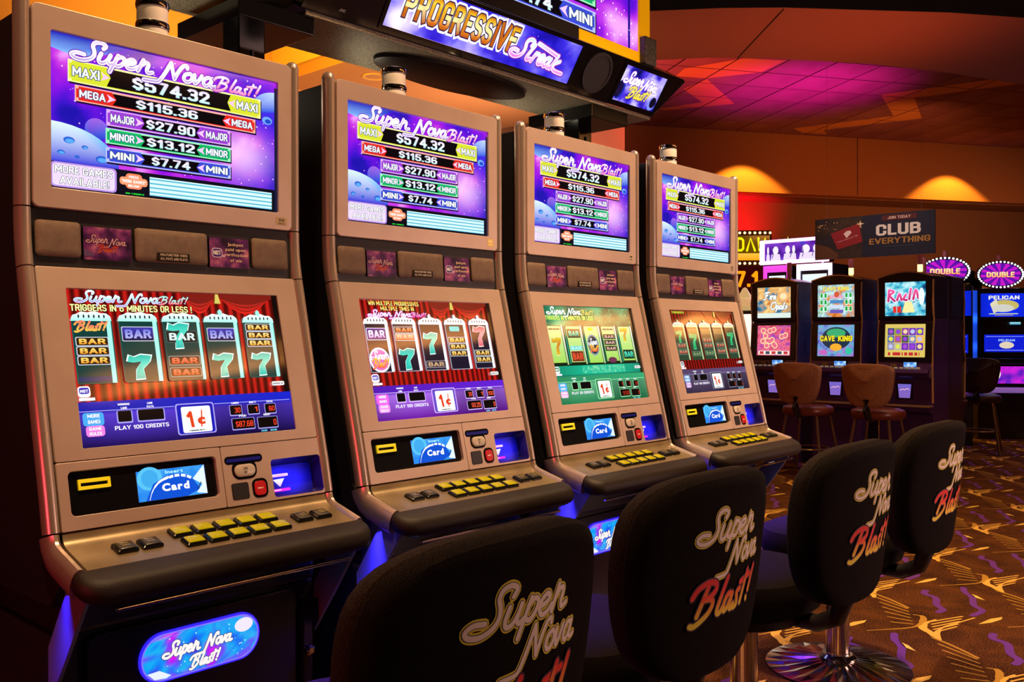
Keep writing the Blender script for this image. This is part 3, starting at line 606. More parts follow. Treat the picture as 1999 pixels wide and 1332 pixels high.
# ------------------------------------------------------------------ the four game cabinets in the foreground
FU = frame((0, 0, 0), (1, 0, 0), (0, 0, 1), (0, -1, 0))
FS = frame((0, -.008, 1.297), (1, 0, 0), (0, .07, .9975), (0, -.9975, .07))
FL = frame((0, -.130, .801), (1, 0, 0), (0, .2388, .9711), (0, -.9711, .2388))
FD = frame((0, -.2396, .751), (1, 0, 0), (0, .962, .273), (0, -.273, .962))
def zig(pts): return smooth(pts, k=4)
def slot_machine():
    R = empty('slot_machine')
    # black cabinet: side walls, back, top
    side = [(.024, 1.797), (.024, 1.41), (.026, 1.29), (-.078, .80), (-.15, .715), (-.10, .66), (.45, .66), (.45, 1.797)]
    FX = frame((0, 0, 0), (0, 1, 0), (0, 0, 1), (1, 0, 0))
    MB().prism(FX, side, -.304, .304).build('cabinet_body', SIDEM, R, bevel=.004)
    # upper bezel with its display
    o = rrect(-.292, 1.4125, .292, 1.806, .012); i = rrect(-.2575, 1.453, .2555, 1.759, .003)
    MB().ring(FU, o, i, -.02, .004).build('upper_bezel', BEZEL, R, bevel=.0015)
    us = upper_art().build('upper_screen', FU, SCREEN, R, scale=.00513, w=-.003, off=(-.2575, 1.453))
    # rounded trims along both edges, in four lengths
    sect = [(.0145*math.cos(t)*(1 if True else 1), -.014+.02*math.sin(t)) for t in [2*math.pi*k/14 for k in range(14)]]
    for sx in (-1, 1):
        sc = [(sx*.3055+a, b) for a, b in sect]
        dome = [(y, z) for y, z in ((.001, 1.815), (.001, 1.812))]
        up = MB().sweep([(0, 1.803), (0, 1.7), (0, 1.55), (0, 1.4135)], sc).add([], [])
        top = [[(sx*.3055+a*math.cos(q), -( -.014)+(-(b+.014))*math.cos(q), 1.803+.019*math.sin(q)) for a, b in sect] for q in (0, .35, .7, 1.05, 1.4)]
        up.loft(top); up.build('upper_trim', TRIM, R, smooth=True)
        MB().sweep([(0, 1.4105), (-.0005, 1.385), (-.003, 1.35), (-.008, 1.32), (-.0125, 1.2985)], sc).build('middle_trim', TRIM, R, smooth=True)
        MB().sweep([(-.013, 1.2955), (-.024, 1.25), (-.070, 1.05), (-.115, .87), (-.1295, .803)], sc).build('lower_trim', TRIM, R, smooth=True)
        rail = [(sx*.3055+.0145*math.cos(t), -.024+.03*math.sin(t)) for t in [2*math.pi*k/14 for k in range(14)]]
        MB().sweep([(-.1305, .800), (-.134, .789), (-.142, .780), (-.155, .7745), (-.20, .762), (-.2396, .751)], rail).build('deck_rail', TRIM, R, smooth=True)
    # speaker band
    MB().prism(FS, rrect(-.292, .0005, .292, .114, .004), -.03, -.008).build('speaker_housing', BLACK, R)
    for u0, u1 in ((-.287, -.201), (-.090, .074), (.186, .281)):
        g = MB(); g.loft([[FS(u, v, w) for u, v in rrect(u0+d, .022+d, u1-d, .092-d, .008)] for d, w in ((0, -.008), (0, -.003), (.003, -.0005), (.012, .001))]); g.build('speaker_grille', GRILLE, R, smooth=True)
    pl = Art(); pl.grid(0, 0, 100, 68, 24, 16, lambda x, y: neb(x, y, .035, 8, ['#180828', '#38104a', '#5a2068', '#8a4080', '#c88098'])); pl.up()
    word(pl, SUPER, 6, 36, 7.4, .5, '#281030', sx=1.25); word(pl, NOVA, 52, 33, 7.4, .5, '#281030', sx=1.25); pl.up(); word(pl, SUPER, 6, 36, 7.4, .26, '#d0a0b0', sx=1.25); word(pl, NOVA, 52, 33, 7.4, .26, '#d0a0b0', sx=1.25); word(pl, BLAST, 30, 18, 7, .3, ['#c86020', '#c02820'], sx=1.3)
    pl.poly([(0, 22), (16, 14), (22, 8), (0, 6)], '#604878')
    b = MB().prism(FS, rrect(-.196, .018, -.098, .088, .003), -.008, -.0035).build('game_plaque', BLACK, R); pl.build('plaque_print', FS, PRINT, b, scale=.00098, w=-.0032, off=(-.196, .0195))
    pj = Art(); pj.grid(0, 0, 100, 68, 24, 16, lambda x, y: neb(x+40, y, .035, 2, ['#180828', '#38104a', '#5a2068', '#8a4080', '#c07090'])); pj.up()
    pj.rr(5, 22, 32, 44, 7, '#d8c0e0'); pj.up(); pj.rr(7, 24, 30, 42, 6, '#3a2080'); pj.up(); pj.text('NGT', 18.5, 28, 10, '#ffffff', w=19, al='C', bold=.03); pj.ell(35, 26, 3, 3, '#d8c0e0')
    for t, y, w in (('Jackpot', 51, 40), ('paid upon', 39, 52), ('verification', 27, 58), ('of win', 14, 30)): pj.text(t, 66, y, 7, '#e8c8b0', w=w, al='C', bold=.02)
    b = MB().prism(FS, rrect(.079, .018, .177, .088, .003), -.008, -.0035).build('notice_plaque', BLACK, R); pj.build('plaque_print', FS, PRINT, b, scale=.00098, w=-.0032, off=(.079, .0195))
    b = MB().prism(FS, rrect(-.045, .024, .028, .043, .003), -.002, .0035).build('warning_plate', mat('smoked_plate', (.02, .016, .014), .2, .25), R, bevel=.001)
    pw = Art(); pw.text('MALFUNCTION VOIDS', 50, 16, 7.5, '#c8b8a8', w=84, al='C', bold=.02); pw.text('ALL PAYS AND PLAYS', 50, 4.5, 7.5, '#c8b8a8', w=84, al='C', bold=.02); pw.build('plate_print', FS, PRINT, b, scale=.00073, w=.0037, off=(-.045, .0238))
    # lower bezel with its display
    MB().ring(FL, rrect(-.292, .1298, .292, .5108, .004), rrect(-.2385, .152, .2385, .468, .002), -.02, .003).build('lower_bezel', BEZEL, R, bevel=.0015)
    # card panel, left of the vertical seam
    MB().ring(FL, rrect(-.292, .0008, .0425, .1282, .003), rrect(-.272, .0275, .030, .1105, .009), -.02, .003).build('card_panel', BEZEL, R, bevel=.0012)
    b = MB().prism(FL, rrect(-.274, .025, .032, .113, .009), -.016, -.006).build('card_recess', GLOSS, R)
    MB().ring(FL, rrect(-.2525, .0745, -.192, .0945, .001), rrect(-.2485, .081, -.196, .0875, .0005), -.006, -.001).build('card_slot', YEL, b, bevel=.0006)
    ac = Art(); ac.grid(0, 0, 100, 41, 20, 8, lambda x, y: neb(x, y, .02, 4, ['#1858c0', '#2080e8', '#48a8f0', '#90d8f8'])); ac.up()
    ac.ell(18, 30, 18, 16, '#58c0f0'); ac.up(); ac.ell(18, 30, 12, 12, '#40a8e8'); ac.poly([(10, 0), (22, 22), (40, 31), (60, 33), (78, 27), (90, 8), (70, 0)], '#0c50d0'); ac.up()
    ac.stroke([(15, 1), (21, 14), (31, 24), (44, 29)], [.8, 1.4, 2.4, 3.0, 3.6], '#f8ffff')
    for p in (((46, 28.6), (52, 30)), ((54, 30.2), (61, 30.2)), ((63.5, 30), (70, 28.4)), ((72, 27.8), (78, 24.6))): ac.stroke(p, 3.6, '#f8ffff', sm=False, cap=False)
    ac.poly([(80, 23), (96, 38), (99, 41), (100, 0), (84, 3), (94, 14)], '#e0f4ff'); ac.up(); ac.stroke([(86, 8), (92, 17)], 1.2, '#282018', sm=False)
    ac.text('Insert', 54, 34.4, 4.6, '#b0f0ff', w=26, al='C', bold=.03); ac.text('Card', 54, 11, 10, '#ffffff', w=40, al='C', bold=.05)
    b2 = MB().prism(FL, rrect(-.1415, .0355, .0075, .0975, .002), -.008, -.0045).build('card_display_bezel', BLACK, b); 
    ac.build('card_display', FL, SCREEN, b, scale=.00146, w=-.0042, off=(-.140, .0368))
    # ticket panel, right of the seam
    tp = rrect(.0438, .0008, .292, .1282, .003); hole = rrect(.160, .006, .2915, .0895, .008)
    MB().ring(FL, tp, hole, -.02, .003).build('ticket_panel', BEZEL, R, bevel=.0012)
    t = MB().prism(FL, rrect(.049, .0885, .141, .1065, .0085), .0005, .0036).prism(FL, rrect(.064, .055, .124, .095, .017), .0005, .0036).build('ticket_slot', GLOSS, R, bevel=.0008)
    MB().prism(FL, rrect(.054, .0935, .136, .1005, .002), .0034, .0042).build('slot_mouth', mat('blue_lit_slot', (.01, .01, .02), 0, .2, emit='#0818a0', strength=.25), t)
    cb = MB(); cb.loft([[FL(u, v, w) for u, v in rrect(.069+d, .060+d, .118-d, .0865-d, .0125-d)] for d, w in ((0, .003), (0, .007), (.003, .0085))]); cb = cb.build('cash_out_button', mat('white_button', '#c8bcb0', 0, .3), R, smooth=True)
    ct = Art(); ct.text('CASH', 50, 54, 20, '#201814', w=36, al='C', bold=.03); ct.text('OUT', 50, 24, 20, '#201814', w=28, al='C', bold=.03); ct.build('button_print', FL, PRINT, cb, scale=.00027, w=.0087, off=(.080, .060))
    MB().prism(FL, rrect(.058, .013, .0985, .0485, .005), .001, .0045).build('blank_button', BLACK, R, bevel=.0012)
    sb = MB().prism(FL, rrect(.107, .011, .145, .053, .013), .001, .0045).build('service_button', GLOSS, R, bevel=.0012)
    MB().prism(FL, rrect(.111, .016, .139, .047, .009), .0044, .0075).build('button_cap', mat('red_button', '#b01418', 0, .25, emit='#c01818', strength=.25), sb, bevel=.0015)
    st = Art(); st.bars(0, 0, 15, 3, '#ffe0d8', 5); st.build('button_print', FL, PRINT, sb, scale=.001, w=.0078, off=(.125, .030))
    # bill acceptor: a pocket glowing blue
    bm = mat('blue_pocket', (.02, .015, .16), 0, .25)
    b = MB(); p = rrect(.160, .006, .2915, .0895, .008); q = rrect(.172, .012, .285, .078, .008)
    b.loft([[FL(u, v, .0) for u, v in p], [FL(u, v, -.03) for u, v in q]], cap=False); b.add([FL(u, v, -.03) for u, v in q], [tuple(range(len(q)))]); b = b.build('bill_acceptor', bm, R)
    ba = Art(); ba.grid(0, 0, 110, 66, 22, 14, lambda x, y: tuple(c*(math.exp(-((x-55)/38)**2-((y-30)/30)**2)+.8*math.exp(-((x-18)/22)**2-((y-50)/12)**2)) for c in (.012, .01, 1.0))); ba.build('backlight', FL, mat('pocket_glow', (.02, .02, .1), 0, .2, attr_emit=True, strength=1.3), b, scale=.001, w=-.0295, off=(.174, .012))
    br = Art(); br.rr(0, 38, 50, 45, 2.5, ['#f090ff', '#ffffff', '#f8c0ff']); br.poly([(6, 32), (38, 33), (24, 13)], ['#e8b8ff', '#ffffff']); br.rr(2, 2, 52, 9, 3, '#f030f0'); br.up(); br.rr(2, 5, 26, 7, 1, '#ffe8ff'); br.build('entry_arrow', FL, SCREEN, b, scale=.00092, w=-.026, off=(.173, .017))
    # button deck
    dp = [(-.1305, .7995), (-.134, .789), (-.142, .780), (-.155, .7745), (-.20, .762), (-.2396, .751), (-.2396, .735), (-.13, .735)]
    MB().prism(frame((0, 0, 0), (0, 1, 0), (0, 0, 1), (1, 0, 0)), dp, -.2915, .2915).build('button_deck', DECKM, R, smooth=True)
    def button(u, v, su, sv, cap, capname, prt):
        q = MB(); q.loft([[FD(a, c, w) for a, c in rrect(u-su/2+d, v-sv/2+d, u+su/2-d, v+sv/2-d, .003, 3)] for d, w in ((0, 0), (0, .005), (.0025, .0075))]); q = q.build(capname, GLOSS, R)
        k = MB(); k.loft([[FD(a, c, w) for a, c in rrect(u-su/2+d, v-sv/2+d, u+su/2-d, v+sv/2-d, .002, 3)] for d, w in ((.0042, .007), (.0042, .0085), (.0075, .0105))]); k.build('button_cap', cap, q, smooth=True)
        if prt:
            z = Art()
            for n_, (t_, y_) in enumerate(prt): z.bars(n_*.7+u*9, y_, 16, 4.2, '#8a8048', 4)
            z.build('button_print', FD, PRINT, q, scale=.001, w=.0107, off=(u, v))
    dark = mat('dark_button_cap', (.05, .045, .03), 0, .25); yel = mat('lit_yellow_cap', '#a89c00', 0, .15, emit='#c8c000', strength=.22)
    for u, tx in ((-.201, ('SEE', 'PAYS')), (-.153, ('CASH', 'OUT'))): button(u, .055, .04, .036, dark, 'deck_button', [(tx[0], 1.5), (tx[1], -6)])
    for k in range(5):
        button(-.080+.0485*k, .0775, .042, .034, yel, 'bet_button', None); button(-.074+.0485*k, .0335, .042, .034, yel, 'bet_button', None)
    for u, tx in ((.188, ('BET', 'MAX')), (.237, ('SPIN', 'REELS'))): button(u, .052, .04, .036, dark, 'deck_button', [(tx[0], 1.5), (tx[1], -6)])
    # padded armrest along the front
    zt = lambda y: .751+(y+.2396)*.284
    def outl(ins):
        P = [(-.3195+ins, -.2396)]
        for k in range(7):
            t = math.radians(15*k); P.append((-.3195+ins+(.045)*(1-math.cos(t)), -.2396-.008-(.045-ins)*math.sin(t)))
        P2 = [(-x, y) for x, y in P[::-1]]; return P+P2
    rings = [[(x, y, zt(y)+dz) for x, y in outl(ins)] for ins, dz in ((.014, .001), (.005, -.004), (.001, -.013), (0, -.024), (.003, -.035), (.012, -.044), (.03, -.048))]
    MB().loft(rings).build('armrest', BUMP, R, smooth=True)
    MB().box(-.255, .255, -.274, -.264, .677, .683).build('armrest_lip', CHROME, R, bevel=.001)
    # lower cabinet: pedestal, diagonal struts, belly door with its lit badge
    MB().box(-.285, .285, -.10, .40, .60, .68).build('deck_pan', BLACK, R, bevel=.01)
    PED = mat('pedestal_laminate', (.014, .011, .016), 0, .4)
    MB().prism(FX, [(-.06, 0), (-.085, .05), (-.085, .60), (.44, .60), (.44, 0)], -.29, .29).build('pedestal', PED, R, bevel=.006)
    for sx in (-1, 1):
        MB().prism(FX, [(-.258, .712), (-.186, .73), (-.085, .585), (-.085, .475), (-.16, .575)], sx*.296-.004, sx*.296+.004).build('strut', mat('strut_metal', (.20, .20, .26), .3, .4), R, bevel=.001)
    d = MB().prism(FU, rrect(-.235, .08, .235, .59, .02), .085, .100).build('belly_door', mat('door_gloss', (.012, .010, .012), 0, .3), R, bevel=.003)
    MB().prism(FU, rrect(.246, .20, .27, .56, .008), .085, .112).build('door_hinge', GLOSS, R, bevel=.002)
    MB().lathe([(.002, -.10), (.012, -.112), (.012, -.122), (.007, -.126)], (.258, 0, .445), 14, 'y').build('door_lock', CHROME, R, smooth=True)
    bp = Art(); pill = rrect(-13.2, -4.7, 13.2, 4.7, 4.6, 8); bp.poly(pill, '#8070ff'); bp.up()
    def inside(x, y):
        return neb(x, y, .22, 6, ['#5018d0', '#1c50e8', '#1088f0', '#18b0e8', '#3060f0', '#9020f0', '#e010e8'])
    pi_ = rrect(-12.9, -4.4, 12.9, 4.4, 4.3, 8); rows = 9
    for r in range(rows):                   # fill the pill with short coloured strips
        y0 = -4.4+8.8*r/rows; y1 = y0+8.8/rows
        def hw(y): return 12.9-4.3+math.sqrt(max(0, 4.3**2-max(0, abs(y)-.1)**2))
        n = 26; vs = []
        for yy in (y0, y1):
            for k in range(n+1): vs.append((-hw(yy)+2*hw(yy)*k/n, yy))
        bp.raw(vs, [(k, k+1, n+2+k, n+1+k) for k in range(n)], inside)
    bp.up(); bp.ell(9.6, 2.4, 2.2, 1.5, '#e8e0f0'); bp.poly([(-12.0, -2.6), (-9.5, -2.5), (-7, -4.0), (-8, -4.35), (-10.5, -4.1)], '#e0e8f8'); stars(bp, -8, -3.6, 11, 3.8, 30, .13, '#b0f0ff', 5); bp.up()
    for w_, c_ in ((.62, '#203078'), (.42, '#f4ece8')):
        word(bp, SUPER, -8.6, -.2, 1.35, w_, c_, sx=1.22); word(bp, NOVA, .3, -.2, 1.35, w_, c_, sx=1.22); word(bp, BLAST, -2.6, -3.6, 1.2, w_, c_, sx=1.2); bp.up()
    MB().prism(FU, [(u*.01, .515+v*.01) for u, v in rrect(-13.6, -5.1, 13.6, 5.1, 5.0, 8)], .0995, .106).build('badge_rim', mat('badge_edge_glow', (.1, .1, .3), 0, .2, emit='#3020ff', strength=1.2), R, bevel=.002)
    bp.build('belly_badge', FU, SCREEN, R, scale=.01, w=.1062, off=(0, .515))
    # signal candle on top
    c = (.025, .15, 1.797)
    L = MB().lathe([(.038, 0), (.038, .012), (.030, .016), (.027, .03)], c, 20).build('candle_base', CHROME, R, smooth=True)
    MB().lathe([(.033, .028), (.034, .034), (.034, .062), (.033, .066)], c, 24).build('candle_lens', LENS, R, smooth=True)
    MB().lathe([(.036, .064), (.037, .068), (.037, .074), (.036, .078)], c, 24).build('candle_ring', CHROME, R, smooth=True)
    MB().lathe([(.033, .076), (.034, .080), (.034, .112), (.033, .116)], c, 24).build('candle_lens', LENS, R, smooth=True)
    MB().lathe([(.036, .112), (.037, .118), (.036, .126), (.028, .130), (.0, .131)], c, 24).build('candle_cap', CHROME, R, smooth=True)
    # asset sticker
    s = Art(); s.rect(0, 0, 30, 18, '#b8a078'); s.up(); s.text('314', 15, 8.5, 6.5, '#201810', w=16, al='C', bold=.02); s.text('01070', 15, 1.8, 3.6, '#403020', w=18, al='C', bold=.01); s.build('asset_sticker', FU, PRINT, R, scale=.001, w=.0043, off=(.248, 1.424))
    return R
MX = [0, .718, 1.438, 2.157]
SLOTL = ['nearest game machine, red curtain reels above a blue meter panel', 'second game machine from the left, red curtain reels above a purple meter panel',
         'third game machine from the left, with green and yellow reels', 'fourth game machine, farthest of the row, orange glare across its reels']
proto = slot_machine()
arts = [lower_art_curtain(STY[0], 0), lower_art_curtain(STY[1], 1), lower_art_green(STY[2]), lower_art_curtain(STY[3], 2)]
for i in range(4):
    m = proto if i == 0 else copy_tree(proto, skip=('lower_screen', 'asset_sticker'))
    m.location = (MX[i], 0, 0); tag(m, SLOTL[i], 'slot machine', 'game machines in the foreground row')
    arts[i].build('lower_screen', FL, SCREEN, m, scale=.00477, w=-.0035, off=(-.2385, .152))
    if i:
        s = Art(); s.rect(0, 0, 24, 22, ('', '#e8c860', '#c8b8a0', '#a89888')[i]); s.up(); s.bars(12, 12, 15, 5, '#f8f0d0' if i == 1 else '#403830', 3); s.bars(12, 4, 16, 3, '#f8f0d0' if i == 1 else '#403830', 4); s.build('asset_sticker', FU, PRINT, m, scale=.001, w=.0043, off=(.25, 1.424))
    # blue strip lamps under the button deck, left and right
    for sx in (-1, 1):
        lamp('blue_strip_lamp', 'AREA', (MX[i]+sx*.345, -.19, .66), (MX[i]+sx*.30, -.165, .60), .14 if i == 0 and sx < 0 else .33, (.03, .02, 1), .03, sy=.12, spread=70)
    lamp('blue_strip_lamp', 'AREA', (MX[i], -.20, .655), (MX[i], -.62, .30), 2.2, (.16, .03, 1), .45, sy=.02, spread=80)

# ------------------------------------------------------------------ padded stools in front of the machines
HW = [(0, .88), (.08, .879), (.15, .871), (.206, .851), (.24, .817), (.254, .768), (.256, .70), (.248, .63), (.23, .563), (.2, .51), (.15, .473), (.08, .457), (0, .455)]
OUT = [tuple(p) for p in smooth(HW, k=2)][:-1]+[(-x, z) for x, z in [tuple(p) for p in smooth(HW, k=2)][::-1]][:-1]
REAR = -.375
def yr(x): return REAR+.046*(x/.24)**2
def stool():
    R = empty('swivel_chair')
    def ring(s, d, dz=0): return [(x*s, yr(x*s)+d-.11*(z-.665)*s, .665+(z-.665)*s+dz) for x, z in OUT]
    b = MB().loft([ring(.06, 0), ring(.3, 0), ring(.55, 0), ring(.8, .0), ring(.92, .001), ring(.97, .006), ring(.995, .018), ring(1.0, .030), ring(.985, .037)]).build('backrest', FABRIC, R, smooth=True)
    MB().loft([ring(.98, .036), ring(1.0, .042), ring(1.0, .055), ring(.985, .072), ring(.94, .084), ring(.8, .09), ring(.4, .088), ring(.06, .088)]).build('back_cushion', FABEDGE, R, smooth=True)
    fr = lambda u, v, w=0: (u, yr(u)-.0012-w-.11*(v-.665), v)
    a = Art(); a.STEP = .0003
    for wd, c in ((.58, '#f0dc30'), (.38, '#6a7860'), (.28, '#fff4e4')):
        word(a, SUPER, -.114, .748, .029, wd, c, sx=1.6, rise=-.01); word(a, NOVA, -.008, .689, .027, wd, c, sx=1.45, rise=-.01); a.up()
    for wd, c, y_ in ((.52, '#3a0c30', None), (.34, ['#fff040', '#ffa820', '#ff2818', '#e81810'], (.582, .662))): word(a, BLAST, -.108, .592, .036, wd, c, sx=1.5, yr=y_, rise=-.01); a.up()
    a.build('embroidered_lettering', fr, PRINTM, b)
    # seat cushion and its pan
    def seat(s, z): return [(.235*s*(abs(math.cos(t))**.8)*(1 if math.cos(t) > 0 else -1), .02+.225*s*(abs(math.sin(t))**.8)*(1 if math.sin(t) > 0 else -1), z) for t in [2*math.pi*k/36 for k in range(36)]]
    MB().loft([seat(.86, .385), seat(.97, .395), seat(1.02, .43), seat(1.02, .465), seat(.98, .487), seat(.86, .498), seat(.5, .50), seat(.05, .499)]).build('seat', FABRIC, R, smooth=True)
    MB().loft([seat(.75, .36), seat(.88, .365), seat(.88, .388), seat(.75, .389)]).build('seat_pan', BLACK, R, smooth=True)
    MB().tube([(0, -.1, .372), (0, -.22, .372), (0, -.275, .40), (0, -.295, .45), (0, -.30, .53)], [.02, .024, .026, .026, .024]).build('back_bracket', BLACK, R, smooth=True)
    MB().lathe([(.05, .02), (.042, .03), (.04, .06), (.04, .30), (.05, .32), (.06, .385)], (0, 0, 0), 24).build('pole', CHROME, R, smooth=True)
    base = MB(); n = 24; rings = []
    for r, h, e in ((.245, .0, 0), (.243, .007, .0), (.19, .014, .003), (.12, .021, .004), (.055, .032, .0)): rings.append([(r*math.cos(2*math.pi*k/48), r*math.sin(2*math.pi*k/48), h+(e if k % 2 else -e*.5)) for k in range(48)])
    base.loft(rings).build('base', mat('dark_chrome', (.30, .26, .25), 1, .2), R)
    MB().lathe([(.062, .02), (.062, .04), (.05, .05)], (0, 0, 0), 24).build('base_collar', CHROME, R, smooth=True)
    return R
cl = ['black lettered swivel chair nearest the camera', 'second black lettered swivel chair, at the purple panelled machine', 'third black lettered swivel chair, at the green reel machine', 'fourth black lettered swivel chair, farthest of the row']
sp = stool()
for i, (dy, rz) in enumerate(((-.605, 2), (-.55, 0), (-.578, 0), (-.555, 0))):
    o = sp if i == 0 else copy_tree(sp)
    o.location = (MX[i], dy, 0); o.rotation_euler.z = math.radians(rz); tag(o, cl[i], 'chair', 'lettered chairs of the foreground row')

# ------------------------------------------------------------------ overhead jackpot sign on two posts
FN = frame((0, .366, 2.11), (1, 0, 0), (0, -.533, .846), (0, -.846, -.533))
sg = empty('overhead_sign', (0, .55, 0)); tag(sg, 'long overhead sign on two black posts above the row, PROGRESSIVE Streak display', 'sign')
OFF = Vector((0, -.55, 0))
def rel(fr): return lambda u, v, w=0: tuple(Vector(fr(u, v, w))+OFF)
gn, gu = rel(FN), rel(FU)
PLATE = mat('speckled_plate', (.42, .38, .28), .3, .5, nscale=260, ncol=(.14, .125, .09))
MB().prism(gn, [(.578, 0), (2.386, 0), (2.504, .184), (2.49, .192), (.575, .192)], -.10, 0).build('sign_housing', GLOSS, sg, bevel=.003)
MB().box(.60, 2.386, .372-.55, .665-.55, 2.098, 2.112).build('bottom_plate', PLATE, sg, bevel=.001)
MB().box(.60, 2.38, .60-.55, .665-.55, 2.112, 2.45).build('back_panel', BLACK, sg)
g = MB(); g.loft([[(1.34+.36*s*math.cos(t), .515-.55+.125*s*math.sin(t), z) for t in [2*math.pi*k/32 for k in range(32)]] for s, z in ((1, 2.10), (1, 2.085), (.9, 2.078))]); g.build('speaker_cover', mat('speaker_mesh', (.02, .018, .02), .4, .4, nscale=300, ncol=(.004, .004, .004)), sg, smooth=True)
for k, x in enumerate((.506, 2.10)):
    MB().box(x-.044, x+.044, -.044, .044, 0, 2.2).build('post', GLOSS, sg, bevel=.004)
    MB().box(x-.003, x+.003, -.05, -.044, .4, 2.0).build('post_strip', GREYP, sg)
    MB().box(x-.12, x+.13, -.17, .17, 2.045, 2.098).build('mounting_box', GLOSS, sg, bevel=.003)
da = Art(); da.grid(0, 0, 100, 16.4, 80, 16, lambda x, y: neb(x, y, .055, 12, ['#10087a', '#1c14c0', '#3a2ce0', '#6a60f0', '#c8b8ff', '#f8f0ff'])); da.up(); stars(da, 1, 1, 98, 15, 60, .16, '#ff90e0', 8); da.up()
def prog(b, c):
    adv = []; cx = 0
    da.block('PROGRESSIVE', 6.5, 4.6, 10.0, c, 56.5, .21, 'L', 0, c, b, .12); da.up()
prog(.10, '#f4f0ff'); prog(.035, '#281040'); da.block('PROGRESSIVE', 6.5, 4.6, 10.0, ['#b04810', '#e08020', '#f8f0a0', '#ffe8a0', '#f8c820', '#c05818'], 56.5, .21, 'L', 0, None, 0, .12); da.up()
for wd, c in ((.75, '#8020b0'), (.5, '#ffe8ff'), (.26, ['#ff60e0', '#ffffff', '#c8e8ff'])): word(da, STREAK, 62, 4.6, 3.7, wd, c, sx=1.45, rise=-.06); da.up()
md = MB().ring(gn, rrect(.855, .012, 1.797, .187, .004), rrect(.869, .025, 1.783, .175, .001), -.01, .004).build('display_frame', GLOSS, sg); da.build('main_display', gn, SCREEN, sg, scale=.00914, w=.0005, off=(.869, .025))
sa = Art(); sa.grid(0, 0, 100, 50, 40, 20, lambda x, y: neb(x, y, .04, 21, ['#08084a', '#1818a0', '#4a30e0', '#b8a8ff', '#f8f0ff'])); sa.up(); sa.ell(8, 16, 9, 14, '#0828a0'); sa.ell(90, 10, 9, 10, '#8090ff'); sa.up(); sa.ell(5, 16, 8, 12, '#04083a'); sa.ell(92, 12, 7, 8, '#060824'); sa.up()
for wd, c in ((.6, '#8030d0'), (.4, '#fff4ff')): word(sa, SUPER, 8, 28, 7.6, wd, c, sx=1.2); word(sa, NOVA, 52, 26, 7.6, wd, c, sx=1.2); sa.up()
for wd, c in ((.6, '#502070'), (.38, ['#f0e030', '#ffe870'])): word(sa, BLAST, 30, 10, 7.4, wd, c, sx=1.4); sa.up()
MB().ring(gn, rrect(2.062, .008, 2.388, .186, .004), rrect(2.078, .023, 2.372, .171, .001), -.01, .004).build('display_frame', GLOSS, sg); sa.build('side_display', gn, SCREEN, sg, scale=.00294, w=.0005, off=(2.078, .023))
r = MB().ring(gn, ell(1.925, .10, .082, .082), ell(1.925, .10, .07, .07), -.004, .004).build('speaker_ring', BLACK, sg); MB().prism(gn, ell(1.925, .10, .07, .07), -.004, .001).build('speaker_cone', mat('speaker_cone', (.008, .007, .009), 0, .6), sg)
ja = Art(); ja.text('JVC', 0, 0, 1, '#c8c8d0', w=2.6, bold=0, al='C'); ja.build('maker_mark', gn, PRINT, sg, scale=.0085, w=.0012, off=(.715, .024))
# tall display above it, in a yellow frame
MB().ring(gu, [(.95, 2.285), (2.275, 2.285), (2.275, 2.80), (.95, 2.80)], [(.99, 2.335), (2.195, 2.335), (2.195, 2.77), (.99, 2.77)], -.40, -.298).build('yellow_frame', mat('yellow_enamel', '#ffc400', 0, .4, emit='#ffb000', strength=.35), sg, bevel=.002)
MB().box(.95, 1.775, .285-.55, .2975-.55, 2.285, 2.335).build('frame_cover', BLACK, sg)
MB().box(2.20, 2.285, .27-.55, .40-.55, 2.285, 2.40).build('frame_bracket', mat('grey_bracket', (.10, .09, .075), .2, .6, nscale=80, ncol=(.04, .035, .03)), sg, bevel=.006)
ta = Art(); ta.grid(0, 0, 120.5, 43.5, 60, 20, lambda x, y: neb(x, y, .05, 14, ['#3a10c8', '#6a10d8', '#9a18e0', '#c840e8', '#f4a8f8'])); ta.up(); stars(ta, 90, 2, 118, 42, 60, .4, '#ffe0ff', 4); ta.rect(113.5, 0, 115, 43, '#280890'); ta.up()
for p in PLQ[2:][::-1]:
    k = 1.38; q = list(p); L0 = ta.L
    b = Art(); plaque(b, *p)
    for x, y, l in b.v: ta.v.append((91.4+(x-76.2)*k, .8+(y-12.6)*k, L0+l))
    n0 = len(ta.c); ta.c += b.c; ta.f += [tuple(i+n0 for i in f) for f in b.f]
ta.v = [(x, min(y, 43.4), l) for x, y, l in ta.v]
ta.build('jackpot_display', gu, SCREEN, sg, scale=.01, w=-.305, off=(.99, 2.335))
# a second plate of the same sign reaching left, seen from below
MB().box(.28, .60, .40-.55, .74-.55, 2.14, 2.155).build('end_plate', PLATE, sg, bevel=.001)

# ------------------------------------------------------------------ ceilings and walls
TAN = mat('tan_plaster', (.50, .27, .14), 0, .9, bump=.15, bscale=60); CREAM = mat('cream_plaster', (.72, .50, .20), 0, .9)
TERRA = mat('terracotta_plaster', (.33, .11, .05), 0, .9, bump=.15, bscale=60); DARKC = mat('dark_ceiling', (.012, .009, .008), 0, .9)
WALLM = mat('brown_plaster', (.30, .13, .07), 0, .9, bump=.15, bscale=60)
def struct(name, mb, m, parent=None, **k): return tag(mb.build(name, m, parent, **k), kind='structure')
UPF = frame((0, 0, 0), (1, 0, 0), (0, 1, 0), (0, 0, 1))
struct('ceiling_soffit', MB().box(2.83, 5.0, 2.7, 3.9, 3.0, 3.08), TAN)
struct('ceiling_cove', MB().box(-6, 2.83, .9, 6.5, 3.36, 3.42), CREAM)
struct('ceiling_cove_edge', MB().box(2.80, 2.83, .9, 3.9, 3.08, 3.36), CREAM)
